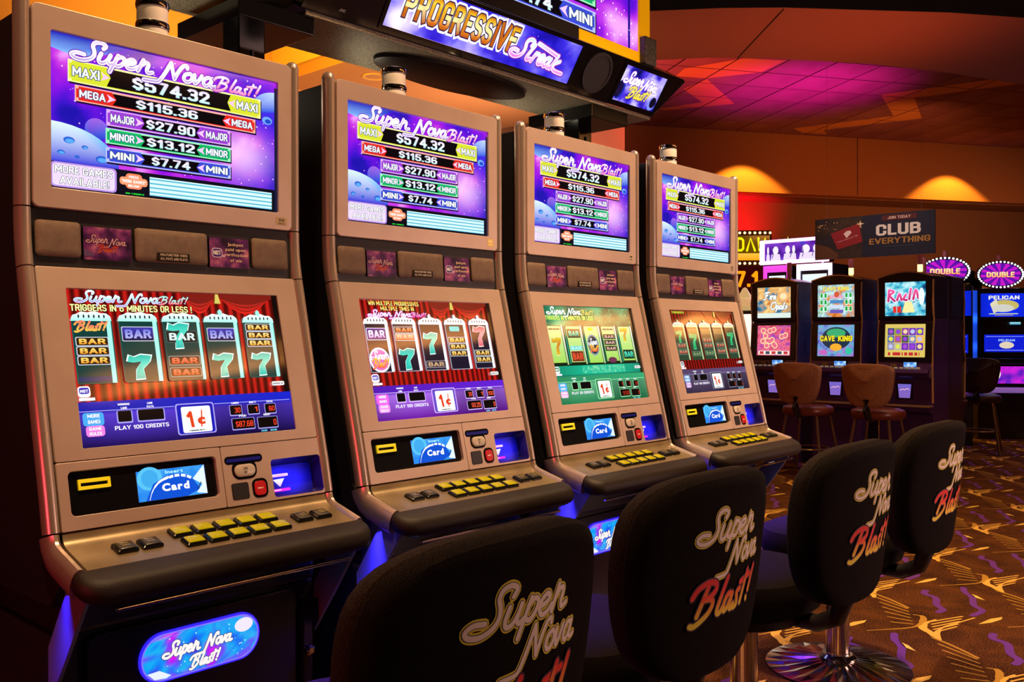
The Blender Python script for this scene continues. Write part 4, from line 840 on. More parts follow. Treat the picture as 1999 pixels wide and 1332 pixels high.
for k in range(3): struct('trim_%d' % (k+1), MB().box(2.30-.07*k, 2.33-.07*k, 1.0, 6.4, 3.335, 3.36), CREAM)
struct('wall_back', MB().box(-6, 7.2, 3.9, 4.05, 0, 4.4), mat('ochre_plaster', (.55, .30, .15), 0, .9))
soff_far = [(4.2, 3.0), (4.7, 2.55), (5.04, 2.13), (5.28, 1.777), (5.615, 1.434), (6.30, .907), (6.97, .537), (7.79, .169), (9.6, -.35), (12, -.9)]
soff_near = [(3.4, 2.6), (3.8, 1.95), (4.13, 1.527), (4.4, 1.15), (4.665, .85), (5.10, .449), (5.5, .08), (5.95, -.258), (7.6, -1.1), (10, -1.9)]
struct('ceiling_curved_band', MB().prism(UPF, soff_near+soff_far[::-1], 3.3, 3.42), TERRA)
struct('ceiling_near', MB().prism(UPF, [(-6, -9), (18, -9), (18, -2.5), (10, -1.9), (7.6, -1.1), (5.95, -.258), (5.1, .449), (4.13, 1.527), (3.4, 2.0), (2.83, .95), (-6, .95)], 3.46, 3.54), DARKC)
struct('ceiling_band_dark_strip', MB().add([(x-.006, y-.006, z) for z in (3.299, 3.46) for x, y in soff_near], [(i, i+1, i+1+len(soff_near), i+len(soff_near)) for i in range(len(soff_near)-1)]), mat('darkening_strip', (.004, .003, .003), 0, .9))  # near-black strip added over the band's lit near face to keep it dark
struct('ceiling_joint', MB().tube([(4.685, .86, 3.298), (5.44, 1.60, 3.298)], .004, 6), DARKC)
corn_in = [(1.2, -5.45), (2.14, -5.05), (2.75, -4.82), (3.26, -4.62), (3.7, -4.46), (4.33, -4.33), (5.1, -4.08), (6.0, -3.85), (6.98, -3.67), (8.4, -3.58), (9.25, -3.62), (10.2, -3.74), (11.5, -4.0)]
corn_out = [(1.25, -5.68), (2.2, -5.25), (2.82, -4.98), (3.3, -4.78), (3.75, -4.6), (4.44, -4.47), (5.1, -4.33), (6.0, -4.2), (7.0, -4.1), (8.4, -4.1), (9.28, -4.14), (10.43, -4.28), (11.62, -4.54)]
struct('ceiling_cornice', MB().prism(UPF, corn_in+corn_out[::-1], 3.30, 3.46), mat('cornice_paint', (.80, .58, .38), 0, .8))
# far wall, running obliquely behind everything
WD = Vector((.8381, -.5455, 0)); WN = Vector((-.5455, -.8381, 0)); WP = Vector((10.7756, 4.5348, 0))
FW = frame(WP, WD, (0, 0, 1), WN)
struct('wall_far_upper', MB().prism(FW, [(-5, 3.2), (9, 3.2), (9, 4.3), (-5, 4.3)], -.2, 0), mat('rust_plaster', (.40, .14, .05), 0, .9, bump=.15, bscale=60))
struct('ceiling_far_soffit', MB().prism(FW, [(-5, 3.19), (9, 3.19), (9, 3.25), (-5, 3.25)], -.9, -.2), WALLM)
struct('wall_far_lower', MB().prism(FW, [(-5, 0), (9, 0), (9, 3.2), (-5, 3.2)], -1.0, -.8), WALLM)
struct('wall_far_seam', MB().prism(FW, [(1.99, 3.22), (2.0, 3.22), (2.0, 4.06), (1.99, 4.06)], 0, .003), DARKC)
struct('wall_left', MB().box(-6.1, -6, -9, 6.5, 0, 3.5), DARKC); struct('wall_front', MB().box(-6, 18, -9.1, -9, 0, 3.5), WALLM); struct('wall_right', MB().box(18, 18.1, -9, 9, 0, 4.3), WALLM)
struct('wall_rear', MB().box(-6, 18, 9, 9.1, 0, 4.4), WALLM)
# tiled ceiling between the curved band and the far wall; every panel its own piece, with a painted star pattern
tc = tag(MB().prism(FW, [(-6, 4.09), (9, 4.09), (9, 4.13), (-6, 4.13)], -.3, 10).build('ceiling_tiled', mat('tile_gap', (.01, .006, .006), 0, .9)), kind='structure')
TILE = mat('ceiling_panel_paint', (.30, .10, .13), 0, .8, nscale=3, ncol=(.24, .07, .10)); tme = None
STAR = [[(7.753, 2.779), (8.117, 2.482), (8.345, 2.888), (8.144, 3.454), (7.835, 3.656), (7.648, 3.432)], [(8.354, 3.879), (8.178, 3.462), (9.381, 3.776), (9.082, 4.579), (8.941, 4.63), (9.043, 4.032)], [(10.192, 2.266), (10.387, 1.039), (10.794, 0.885), (10.619, 2.025)], [(10.218, 2.276), (10.6, 2.018), (11.78, 2.317), (11.381, 2.546)], [(11.169, 3.843), (11.381, 2.546), (11.78, 2.317), (11.55, 3.572), (11.87, 3.655), (11.534, 3.872)]]
def clip(poly, h):
    for ax, sg_ in ((0, 1), (0, -1), (1, 1), (1, -1)):
        out = []
        for i in range(len(poly)):
            p, q = poly[i-1], poly[i]; pi_, qi = h-sg_*p[ax], h-sg_*q[ax]
            if (pi_ >= 0) != (qi >= 0):
                t = pi_/(pi_-qi); out.append((p[0]+(q[0]-p[0])*t, p[1]+(q[1]-p[1])*t))
            if qi >= 0: out.append(q)
        poly = out
        if len(poly) < 3: return None
    return poly
pa = Art(); TP = .54; TH = TP/2-.009
SUV = [[((Vector((x, y, 0))-WP).dot(WD), (Vector((x, y, 0))-WP).dot(WN)) for x, y in q] for q in STAR]
for i in range(-6, 15):
    for j in range(0, 12):
        su, sv = i*TP+TP/2, j*TP+TP/2; c = WP+WD*su+WN*sv
        for q in SUV:
            k = clip([(x-su, y-sv) for x, y in q], TH)
            if k: pa.poly([tuple((c+WD*x+WN*y)[:2]) for x, y in k], '#d88a50')
        if tme is None:
            fr0 = frame((0, 0, 0), WD, WN, (0, 0, 1)); t0 = MB().prism(fr0, rrect(-TH, -TH, TH, TH, .003, 1), 4.052, 4.09).build('ceiling_panel', TILE, tc); tme = t0.data; t0.location = (c.x, c.y, 0); continue
        t = bpy.data.objects.new('ceiling_panel', tme); COL.objects.link(t); t.parent = tc; t.location = (c.x, c.y, 0)
pa.build('painted_star', lambda u, v, w=0: (u, v, 4.0505-w), PRINTM, tc)
# scallop downlights along the far wall, red lamps low on the wall, amber lamps in the cove
for s in (.13, 3.56):
    p = WP+WD*s+WN*.54; lamp('scallop_downlight', 'SPOT', (p.x, p.y, 4.04), (p.x, p.y, 3), 330, (1, .52, .05), .02, 100, .25)
p = WP+WD*.15+WN*.25; lamp('red_wash', 'SPOT', (p.x, p.y, 1.9), (p.x-WN.x*1.05, p.y-WN.y*1.05, 2.75), 420, (1, .004, .03), .1, 85, 1)
p = WP+WD*1.6+WN*3.0; lamp('wall_wash', 'SPOT', (p.x, p.y, 2.6), (p.x-WN.x*3, p.y-WN.y*3, 3.5), 130, (1, .34, .09), .1, 90, 1)
p = WP+WD*4.2+WN*2.6; lamp('wall_wash', 'SPOT', (p.x, p.y, 2.6), (p.x-WN.x*3.4, p.y-WN.y*3.4, 2.0), 110, (1, .45, .2), .1, 110, 1)
lamp('cove_lamp', 'AREA', (1.6, 4.9, 2.75), (1.7, 4.3, 3.36), 130, (1, .50, .02), 1.2)
lamp('cove_lamp', 'AREA', (1.9, 2.6, 2.8), (2.2, 3.2, 3.36), 40, (1, .50, .02), .5)
for x in (.15, .95, 1.7): lamp('sign_plate_fill', 'SPOT', (x+.1, .72, 1.9), (x+.25, .5, 2.11), 1.8, (1, .85, .6), .05, 140, .8)  # added spots that brighten the sign's underside plates
lamp('soffit_wash', 'SPOT', (4.0, 2.9, 2.0), (3.8, 3.2, 3.0), 75, (1, .52, .25), .1, 150, .8)
lamp('band_wash', 'SPOT', (5.4, .5, 1.6), (5.3, 1.0, 3.3), 70, (1, .20, .07), .1, 110, 1)
lamp('banner_fill', 'SPOT', (6.0, 1.3, 3.2), (7.84, 1.45, 2.1), 110, (1, .75, .6), .1, 45, .8)  # added spot to brighten the hanging banner
lamp('red_side_lamp', 'AREA', (-1.7, -.55, 1.0), (-.3, 0, 1.0), 7, (1, .05, .08), .3)
lamp('pink_wall_wash', 'SPOT', (6.6, 2.7, 2.4), (6.8, 3.9, 3.15), 90, (1, .32, .25), .1, 80, .5)

dl = empty('recessed_downlight', (3.187, 3.217, 3.0)); tag(dl, 'round recessed downlight in the tan ceiling above the second machine', 'downlight')
MB().ring(UPF, ell(0, 0, .085, .085), ell(0, 0, .065, .065), -.008, 0).build('trim_ring', CREAM, dl); MB().prism(UPF, ell(0, 0, .065, .065), -.003, 0).build('lens', mat('downlight_lens', (.5, .3, .16), 0, .5), dl)
vt = empty('ceiling_vent', (1.6, 4.5, 3.36)); tag(vt, 'slotted air vent in the amber ceiling above the nearest machine', 'vent')
for (x0, y0), (x1, y1) in [[(1.464, 4.471), (1.459, 4.347)], [(1.501, 4.479), (1.502, 4.3)], [(1.531, 4.481), (1.542, 4.257)]]: MB().tube([(x0-1.6, y0-4.5, -.012), (x1-1.6, y1-4.5, -.012)], .011, 6).build('vent_slot', BLACK, vt)

# ------------------------------------------------------------------ the bank of machines across the aisle
BLKG = mat('cabinet_black_gloss', (.012, .010, .014), 0, .2); PURP = mat('cabinet_purple_side', (.055, .018, .14), 0, .3)
GOLDT = mat('warm_trim', (.85, .55, .28), .7, .3)
def lampcol(parent, x, y, z, lit, h=.12):
    MB().lathe([(.026, 0), (.026, .012), (.02, .016)], (x, y, z), 14).build('lamp_base', CHROME, parent, smooth=True)
    if lit: MB().lathe([(.019, .014), (.021, .02), (.021, h*.5), (.019, h*.5+.004)], (x, y, z), 14).build('lit_lens', mat('lit_candle', '#ffd890', 0, .3, emit='#ffd070', strength=4), parent, smooth=True)
    MB().lathe([(.021, (h*.5 if lit else .014)), (.022, h*.55), (.022, h), (.018, h+.006)], (x, y, z), 14).build('clear_lens', mat('pink_lens', '#c87890', 0, .2, emit='#e060a0' if lit else '#301018', strength=.6 if lit else .2), parent, smooth=True)
def bank_machine(up_art, lo_art, lit, basket=True, height=1.65, side=PURP):
    R = empty('video_slot'); F0 = frame((0, 0, 0), (1, 0, 0), (0, 0, 1), (0, -1, 0)); FX = frame((0, 0, 0), (0, 1, 0), (0, 0, 1), (1, 0, 0))
    prof = [(.02, height-.02), (.0, 1.45), (.015, 1.285), (.0, 1.24), (-.02, .96), (-.04, .90), (-.13, .875), (-.15, .85), (-.13, .82), (-.03, .79), (-.02, .58), (-.10, .57), (-.10, .53), (0, .5), (0, 0), (.39, 0), (.39, height-.02)]
    MB().prism(FX, prof, -.222, .222).build('cabinet', side, R, bevel=.004)
    n = 16; arch = [(-.225+.45*k/n, height+.045*math.sin(math.pi*k/n)) for k in range(n+1)]
    MB().prism(F0, [(-.225, 1.29), (.225, 1.29)]+arch[::-1], -.36, .012).build('top_box', BLKG, R, bevel=.006)
    MB().prism(F0, arch+[(x, z-.012) for x, z in arch[::-1]], -.3, .02).build('top_trim', mat('arch_trim', (.6, .5, .42), .9, .2), R, bevel=.002)
    MB().ring(F0, rrect(-.215, 1.30, .215, 1.64, .01), rrect(-.165, 1.322, .165, 1.605, .004), .0, .02).build('upper_frame', BLKG, R, bevel=.003)
    up_art.build('upper_screen', F0, SCREEN, R, scale=.0033, w=.0135, off=(-.165, 1.322))
    FT = frame((0, -.02, .96), (1, 0, 0), (0, .0712, .9975), (0, -.9975, .0712))
    MB().ring(FT, rrect(-.215, -.02, .215, .305, .01), rrect(-.165, .015, .165, .292, .004), 0, .02).build('lower_frame', BLKG, R, bevel=.003)
    lo_art.build('lower_screen', FT, SCREEN, R, scale=.0033, w=.006, off=(-.165, .0155))
    for sx in (-1, 1): MB().tube([(sx*.224, -.005, 1.62), (sx*.224, -.018, 1.45), (sx*.224, .0, 1.29), (sx*.224, -.018, 1.1), (sx*.224, -.035, .92), (sx*.224, -.02, .6)], .009, 8).build('side_trim', GOLDT, R, smooth=True)
    FD2 = frame((0, -.125, .878), (1, 0, 0), (0, .96, .28), (0, -.28, .96)); row = mat('small_button', '#c8b8a0', 0, .3, emit='#a09070', strength=.3)
    for k in range(7): MB().prism(FD2, rrect(-.15+.045*k, .01, -.12+.045*k, .03, .003, 2), 0, .008).build('play_button', row, R)
    MB().prism(F0, rrect(-.11, .898, -.06, .918, .002), .03, .05).build('card_slot', mat('brass_slot', (.3, .22, .08), .4, .4), R)
    ca_ = Art(); ca_.grid(0, 0, 40, 16, 10, 4, lambda x, y: neb(x, y, .1, 3, ['#2060d0', '#60a8f0', '#e0f4ff'])); ca_.build('card_display', F0, SCREEN, R, scale=.0026, w=.051, off=(.0, .893))
    MB().prism(F0, rrect(-.002, .890, .108, .94, .003), .03, .05).build('display_housing', BLKG, R)
    if basket:
        bk = Art(); bk.poly([(-5.2, 11), (5.2, 11), (4.2, 0), (-4.2, 0)], ['#8060b8', '#b898e0', '#7060c0']); bk.up(); bk.stroke([(-3.5, 6), (-1, 7), (0, 6.4), (2, 7.4), (3.6, 6.6)], .7, '#e0a8c8')
        bk.build('belly_glass', F0, SCREEN, R, scale=.0105, w=.0305, off=(0, .635)); MB().prism(F0, rrect(-.065, .625, .065, .76, .005), .01, .0298).build('belly_frame', BLKG, R)
    MB().prism(F0, [(-.225, .565), (.225, .565), (.225, .58), (-.225, .58)], .0, .112).build('base_ledge', mat('ledge_metal', (.5, .38, .25), .7, .35), R, bevel=.002)
    for z in (1.42, 1.05):
        MB().prism(FX, ell(.2, z, .045, .075, 20), .2215, .2245).build('side_emblem', mat('emblem_film', (.07, .035, .06), 0, .3), R)
    lampcol(R, .05, .2, height+.035, lit, .15)
    return R
def art_rect(stops, seed, sc=.06, h=85.7): 
    a = Art(); a.grid(0, 0, 100, h, 24, 20, lambda x, y: neb(x, y, sc, seed, stops)); a.up(); return a
a1 = art_rect(['#104878', '#2888a8', '#e0a050', '#f8d890', '#c86828'], 31); a1.rect(0, 0, 100, 14, '#d8e8e0'); a1.ell(78, 60, 17, 15, '#e8b070'); a1.up(); a1.ell(78, 60, 10, 9, '#f8e0b0'); a1.up()
for wd, c in ((.6, '#183858'), (.38, '#f4fff8')):
    for w_, x, y in (([[(1.6, 2.0), (.4, 1.9), (.2, 1.5)], [(.9, 1.9), (.6, .1), (.1, 0)], [(.4, 1.05), (1.2, 1.1)]], 18, 52), ([[(.2, 1.0), (.15, .1)], [(.6, 0), (.6, 1.0)], [(.6, .7), (1.0, 1.0)], [(1.3, .5), (1.8, .6), (1.6, 1), (1.25, .6), (1.4, .05), (1.9, .2)]], 36, 52), ([[(1, 2), (.2, 1.4), (.3, .3), (1, 0), (1.6, .7), (1.5, 1.7), (1, 2)], [(2, 1), (1.9, -.6)], [(2, .9), (2.5, .9), (2.4, .1), (2, .1)], [(3.4, .9), (2.9, .9), (2.8, .1), (3.3, .2), (3.5, .9), (3.5, 0)], [(4, 1.8), (3.9, 0)], [(5, .9), (4.5, .8), (4.9, .4), (4.4, 0)]], 38, 24)): word(a1, w_, x, y, 10, wd, c)
    a1.up()
a1b = art_rect(['#a02850', '#d04870', '#e87088', '#b040a0', '#7838b8'], 33)
for k in range(14):
    x, y = 14+random.Random(k*7+1).random()*72, 24+random.Random(k*11+5).random()*50; a1b.ell(x, y, 8, 8, '#f8d8a0'); a1b.up(); a1b.ell(x, y, 5.4, 5.4, '#e06888'); a1b.L -= 1
a1b.up().up(); a1b.rect(4, 2, 96, 13, '#f0e8d0'); a1b.up()
for k in range(5): a1b.rect(8+18*k, 3.5, 20+18*k, 11.5, ['#c03848', '#304860'][k % 2])
a2 = art_rect(['#c06018', '#e89040', '#70b0c8', '#d8f0e8', '#58a070'], 41); a2.text('CAVE KING', 50, 70, 11, '#f8e030', w=70, al='C', bold=.05); 
for i in range(2):
    for j in range(3):
        for x0 in (6, 74):
            a2.rect(x0+11*i, 14+18*j, x0+9+11*i, 28+18*j, '#e0fff0'); a2.up(); a2.rect(x0+1.5+11*i, 16+18*j, x0+7.5+11*i, 27+18*j, '#18a040'); a2.L -= 1
for j in range(4): a2.rect(34, 10+13*j, 70, 19+13*j, ['#6858b8', '#c8d8f0', '#4888c0', '#d8a8c0'][j])
a2.ell(52, 60, 7, 8, '#d05838')
a2b = art_rect(['#5838a8', '#6880d0', '#58b8c8', '#9868c8', '#b088d8'], 43); a2b.ell(50, 48, 40, 30, '#183048'); a2b.up(); a2b.ell(50, 62, 26, 12, '#30a870'); a2b.ell(50, 24, 16, 10, '#f0a830'); a2b.up(); a2b.text('CAVE', 27, 40, 15, '#f8e020', w=40, al='C', bold=.06, outline='#403008', ow=.03); a2b.text('KING', 75, 40, 15, '#f8e020', w=38, al='C', bold=.06, outline='#403008', ow=.03); a2b.ell(85, 14, 9, 10, '#30c0a0'); a2b.ell(16, 10, 10, 8, '#c060b8')
a3 = art_rect(['#083868', '#1878a8', '#48c0d8', '#c8f4f8', '#1868a0'], 51)

for wd, c in ((9, '#fff0f8'), (5.6, ['#b01060', '#f860a8'])):
    for q in ([(8, 38), (10, 66)], [(10, 66), (22, 62), (12, 52), (24, 38)], [(30, 40), (36, 56), (41, 40)], [(52, 54), (46, 42), (54, 40)], [(60, 42), (64, 68)], [(70, 42), (76, 66), (82, 44)]): a3.stroke(q, wd, c)
    a3.up()
a3.poly([(50, 36), (66, 36), (74, 8), (42, 8)], '#f0e8a0'); a3.ell(90, 48, 7, 22, '#e8f8ff'); a3.up(); a3.rect(20, 8, 28, 24, '#e03028'); a3.rect(30, 8, 40, 24, '#e03028')
a3b = Art(); a3b.rect(0, 0, 100, 84, '#d8c060'); a3b.up()
cc = ['#3a4878', '#8a9838', '#8030a8', '#7028b0', '#6a38b8', '#5868b0', '#b0605a', '#405838', '#6888c0', '#f0b060', '#9088a8', '#b8b0a8', '#6828b0', '#7a38c0', '#5828a8']
for r in range(3):
    for c in range(5):
        x0, y0 = 6+17.8*c, 18+19*r; a3b.rect(x0, y0, x0+16.6, y0+18, cc[(2-r)*5+c]); a3b.up(); a3b.ell(x0+8.3, y0+9, 5.4, 5.8, ['#b8c0e8', '#d8e048', '#a050c8', '#9040d0', '#f0d0a0'][(c+r) % 5]); a3b.L -= 1
a3b.up(); a3b.bars(50, 4, 84, 8, '#c02830', 9)
XB = 6.944
banks = [(2.04, a1, a1b, False, 'left machine of the far bank, orange jewel game on screen'), (1.455, a2, a2b, True, 'middle machine of the far bank with CAVE KING on its lower screen'), (.862, a3, a3b, True, 'right end machine of the far bank, pink lettering over blue on top')]
for y, ua, la, lit, lb in banks:
    o = bank_machine(ua, la, lit); o.location = (XB, y, 0); o.rotation_euler.z = math.radians(-90); tag(o, lb, 'slot machine', 'machines of the far bank')
back = bank_machine(art_rect(['#101030', '#303060'], 61), art_rect(['#101030', '#303060'], 62), False, height=1.66, side=mat('maroon_side', (.035, .012, .014), 0, .35))
back.location = (XB+.80, .862, 0); back.rotation_euler.z = math.radians(90); tag(back, 'dark machine backing onto the right end of the far bank, seen from its side', 'slot machine')

# brown stools at the bank
BRN = mat('brown_vinyl', (.36, .16, .09), 0, .42, nscale=90, ncol=(.26, .11, .06)); REDV = mat('red_vinyl', (.16, .03, .02), 0, .3)
def brown_chair():
    R = empty('bar_chair')
    hw = [(0, .94), (.08, .938), (.15, .93), (.2, .905), (.208, .87), (.2, .8), (.185, .72), (.16, .65), (.12, .61), (.06, .597), (0, .595)]
    ou = [tuple(p) for p in smooth(hw, k=2)][:-1]+[(-x, z) for x, z in [tuple(p) for p in smooth(hw, k=2)][::-1]][:-1]
    yy = lambda x, z: -.22+.9*x*x+.12*(.9-z)
    ring = lambda s, d: [(x*s, yy(x*s, .77+(z-.77)*s)+d, .77+(z-.77)*s) for x, z in ou]
    b = MB().loft([ring(.05, 0), ring(.5, 0), ring(.9, 0), ring(.98, .008), ring(1, .02), ring(.98, .035), ring(.9, .045), ring(.4, .045), ring(.05, .045)]).build('backrest', BRN, R, smooth=True)
    inner = [(-.135, .925), (.135, .925), (.15, .86), (.13, .76), (.09, .69), (.04, .655), (0, .648), (-.04, .655), (-.09, .69), (-.13, .76), (-.15, .86)]
    MB().loft([[(x*s, yy(x*s, z)-d, .79+(z-.79)*s) for x, z in inner] for s, d in ((1, -.002), (1, .004), (.95, .007), (.1, .007))]).build('back_pad', BRN, b, smooth=True)
    MB().lathe([(.19, .50), (.205, .515), (.21, .54), (.2, .565), (.16, .58), (0, .582)], (0, .05, 0), 24).build('seat', REDV, R, smooth=True)
    MB().tube([(0, -.05, .5), (0, -.16, .52), (0, -.19, .58), (0, -.185, .66)], .03, 8).build('back_bracket', BLACK, R, smooth=True)
    for sx in (-1, 1):
        for sy in (-1, 1): MB().tube([(sx*.13, .05+sy*.13, .5), (sx*.2, .05+sy*.2, 0)], .012, 8).build('leg', mat('stool_leg', (.25, .16, .10), .7, .35), R, smooth=True)
    MB().tube([(.17*math.cos(t), .05+.17*math.sin(t), .22) for t in [2*math.pi*k/20 for k in range(21)]], .009, 6).build('foot_ring', mat('stool_leg', (.25, .16, .10), .7, .35), R, smooth=True)
    return R
bc = brown_chair()
for i, (y, lb) in enumerate(((1.462, 'left brown bar chair of the far bank, back turned'), (.883, 'right brown bar chair of the far bank, back turned'))):
    o = bc if i == 0 else copy_tree(bc)
    o.location = (6.33, y, 0); o.rotation_euler.z = math.radians(-90); tag(o, lb, 'chair', 'brown chairs at the far bank')

# hanging club banner
hb = empty('hanging_banner', (XB+.9, 1.48, 1.91)); tag(hb, 'dark hanging banner reading CLUB EVERYTHING', 'banner')
FB = frame((0, .57, 0), (0, -1, 0), (0, 0, 1), (-1, 0, 0))
MB().prism(FB, [(0, 0), (1.14, 0), (1.14, .40), (0, .40)], -.012, 0).build('panel', mat('banner_board', (.01, .01, .015), 0, .5), hb)
ha = Art(); ha.STEP = .0012; ha.grid(0, 0, 114, 40, 40, 14, lambda x, y: (lambda c: tuple(v*(.35+.65*min(1, x/60)) for v in c))(hexc('#0c1030')) if x > 48 else neb(x, y, .08, 71, ['#1c120e', '#3a2418', '#1a1018', '#241c30'])); ha.up()
stars(ha, 3, 28, 46, 38, 26, .5, '#c8a070', 9); ha.poly([(0, 0), (0, 16), (14, 12), (24, 4), (22, 0)], '#5a3420'); ha.up()
ha.poly([(16, 25), (44, 33), (47.5, 15), (23, 9)], '#8c1424'); ha.up(); ha.poly([(29, 24), (32, 26.4), (35.4, 26.8), (37, 24.6), (32, 19.6)], '#e8d0d0'); ha.text('Desert Diamond Club', 33, 15.4, 1.6, '#c89098', w=20, al='C', bold=.01, rise=.28); ha.poly([(45.4, 36), (46.2, 33.2), (49.4, 32.4), (46.2, 31.6), (45.4, 28.4), (44.6, 31.6), (41.4, 32.4), (44.6, 33.2)], '#f0d0b0')
ha.rect(66, 33.4, 98, 38.4, '#50121c'); ha.up(); ha.text('JOIN TODAY', 82, 34.6, 2.6, '#d8c0b8', w=21, al='C', bold=.02); ha.text('CLUB', 81, 19.5, 10.5, '#e8e0dc', w=41, al='C', bold=.05); ha.text('EVERYTHING', 82, 11.6, 5.6, '#a87838', w=56, al='C', bold=.04); ha.rect(66, 8.4, 96, 9, '#404050')
ha.build('banner_print', FB, PRINTM, hb, scale=.01, w=.0006)
for y in (-.45, .45): MB().tube([(0, y, .40), (0, y, 2.16)], .001, 4).build('hanging_wire', GREYP, hb)

# ------------------------------------------------------------------ glowing machines behind the bank, left
pk = empty('picture_sign', (8.5, 2.58, 0)); tag(pk, 'white and pink framed lit picture sign left of the hanging banner', 'sign')
FP = frame((0, .375, 1.955), (0, -1, 0), (0, 0, 1), (-1, 0, 0))
PINKL = mat('pink_tube', '#f0d0ff', 0, .3, emit='#f8a8ff', strength=3)
MB().prism(FP, [(-.02, -.005), (.77, -.005), (.77, .26), (-.02, .26)], -.12, 0).build('sign_box', BLKG, pk)
MB().ring(FP, rrect(-.02, -.01, .77, .26, .01), rrect(.03, .03, .745, .225, .004), 0, .025).build('sign_frame', PINKL, pk, bevel=.004)
sp_ = Art(); sp_.grid(0, 0, 71, 19.5, 30, 8, lambda x, y: neb(x, y, .09, 81, ['#2a0c60', '#5018a0', '#7838c0', '#1838c0'])); sp_.up()
for cx, w_ in ((4, 2.2), (13, 6), (27, 5), (34, 3), (48, 8), (60, 7), (67, 3)):
    sp_.ell(cx, 11, w_*.55, 4.6, '#f4e8f8'); sp_.poly([(cx-w_, 0), (cx-w_*.8, 7), (cx+w_*.8, 7), (cx+w_, 0)], '#e8d8f0')
sp_.up()
for cx in (9, 30, 44, 55, 63): sp_.stroke([(cx, 3), (cx+1, 8), (cx-.5, 14)], .9, '#6a48a0')
sp_.build('sign_picture', FP, SCREEN, pk, scale=.01, w=.004, off=(.032, .0315))
WHT = mat('white_lit_surround', '#e8e8ff', 0, .3, emit='#e8e0ff', strength=1.4); MAGL = mat('magenta_lit_surround', '#f080e0', 0, .3, emit='#e040d0', strength=1.2)
for k, (y0, y1, m_) in enumerate(((.36, .05, MAGL), (-.03, -.42, WHT))):
    FQ = frame((0, y0, 0), (0, -1, 0), (0, 0, 1), (-1, 0, 0)); w_ = y0-y1
    pc = empty('bright_slot_machine', (8.5, 2.58, 0)); tag(pc, ('magenta edged bright machine under the left end of the picture sign', 'white edged bright machine under the right end of the picture sign')[k], 'slot machine', 'bright machines under the picture sign')
    MB().prism(FQ, [(0, 0), (w_, 0), (w_, 1.93), (0, 1.93)], -.5, -.02).build('cabinet', BLKG, pc, bevel=.004)
    MB().ring(FQ, [(0, 1.2), (w_, 1.2), (w_, 1.93), (0, 1.93)], [(.035, 1.25), (w_-.035, 1.25), (w_-.035, 1.86), (.035, 1.86)], -.02, .01).build('lit_surround', m_, pc, bevel=.004)
    b_ = Art(); b_.rect(0, 0, 10, 10, ['#a8d0f0', '#e8f8ff']); b_.rect(0, 0, 10, 1, '#c8e0f0'); b_.build('screen', lambda u, v, w=0, F=FQ, W_=w_: F(.06+u*(W_-.12)/10, 1.5+v*.032, w), SCREEN, pc, w=-.012)
for y in (.1, -.3): MB().lathe([(.02, 1.932), (.02, 2.25)], (.07, y, 0), 12).build('sign_post', CHROME, pk)
jk = empty('bulb_sign', (9.233, 3.696, 0)); tag(jk, 'yellow sign edged with light bulbs, orange jackpot figures below', 'sign')
FJ = frame((0, 0, -.1), (.730, -.805, 0), (0, 0, 1.087), (-.741, -.672, 0))
MB().prism(FJ, [(-.5, .0925), (.42, .0925), (.42, 2.35), (-.5, 2.35)], -.3, 0).build('sign_board', mat('sign_dark', (.05, .005, .005), 0, .4), jk)
jb = Art(); jb.rect(-48, 209, 40, 229, '#604000'); jb.rect(-48, 201, 40, 209, ['#f0a010', '#fff0c0', '#ffffff', '#f8c040']); jb.rect(-48, 168, 40, 194, '#300404'); jb.up(); jb.text('D', 2, 211, 16, '#f8e810', w=9, bold=.03); jb.stroke([(14, 212), (18, 226), (23, 212)], 2.6, '#f8e810', sm=False); jb.stroke([(27, 226), (27, 212), (35, 226), (35, 212)], 2.6, '#f8e810', sm=False); jb.text('7.1', 1, 171, 18, '#ffa010', w=26, bold=.05); jb.build('sign_print', FJ, SCREEN, jk, scale=.01, w=.002)
blb = mat('warm_bulb', '#ffe0a0', 0, .3, emit='#ffd880', strength=4); pbl = mat('pink_bulb', '#ff8090', 0, .3, emit='#ff5060', strength=2.5)
for z, n_, m_ in ((2.32, 16, blb), (1.975, 16, blb), (1.62, 14, pbl)):
    q0 = None
    for k in range(n_):
        p = FJ(-.46+.86*k/(n_-1), z, .012)
        if q0 is None: q0 = MB().lathe([(.0, -.016), (.012, -.01), (.016, 0), (.012, .01), (0, .016)], (0, 0, 0), 8).build('bulb', m_, jk, smooth=True); q0.location = p
        else:
            q = q0.copy(); COL.objects.link(q); q.parent = jk; q.location = p
wm = empty('white_machine', (7.669, 2.834, 0)); tag(wm, 'white glowing cabinet just behind the fourth game machine', 'slot machine')
MB().box(0, .5, -.28, .28, 0, 1.42).build('cabinet', BLKG, wm, bevel=.01); MB().prism(frame((0, .28, 0), (0, -1, 0), (0, 0, 1), (-1, 0, 0)), rrect(.02, .45, .54, 1.38, .05), 0, .03).build('lit_front', mat('white_lit_front', '#fff8e0', 0, .3, emit='#fff0d8', strength=1.3), wm, bevel=.01)
MB().lathe([(.27, 1.42), (.27, 1.46), (.2, 1.52), (.08, 1.56), (.02, 1.66), (0, 1.67)], (.2, 0, 0), 20).build('domed_top', mat('gold_dome', '#f0d080', .2, .3, emit='#f8d890', strength=.5), wm, smooth=True)

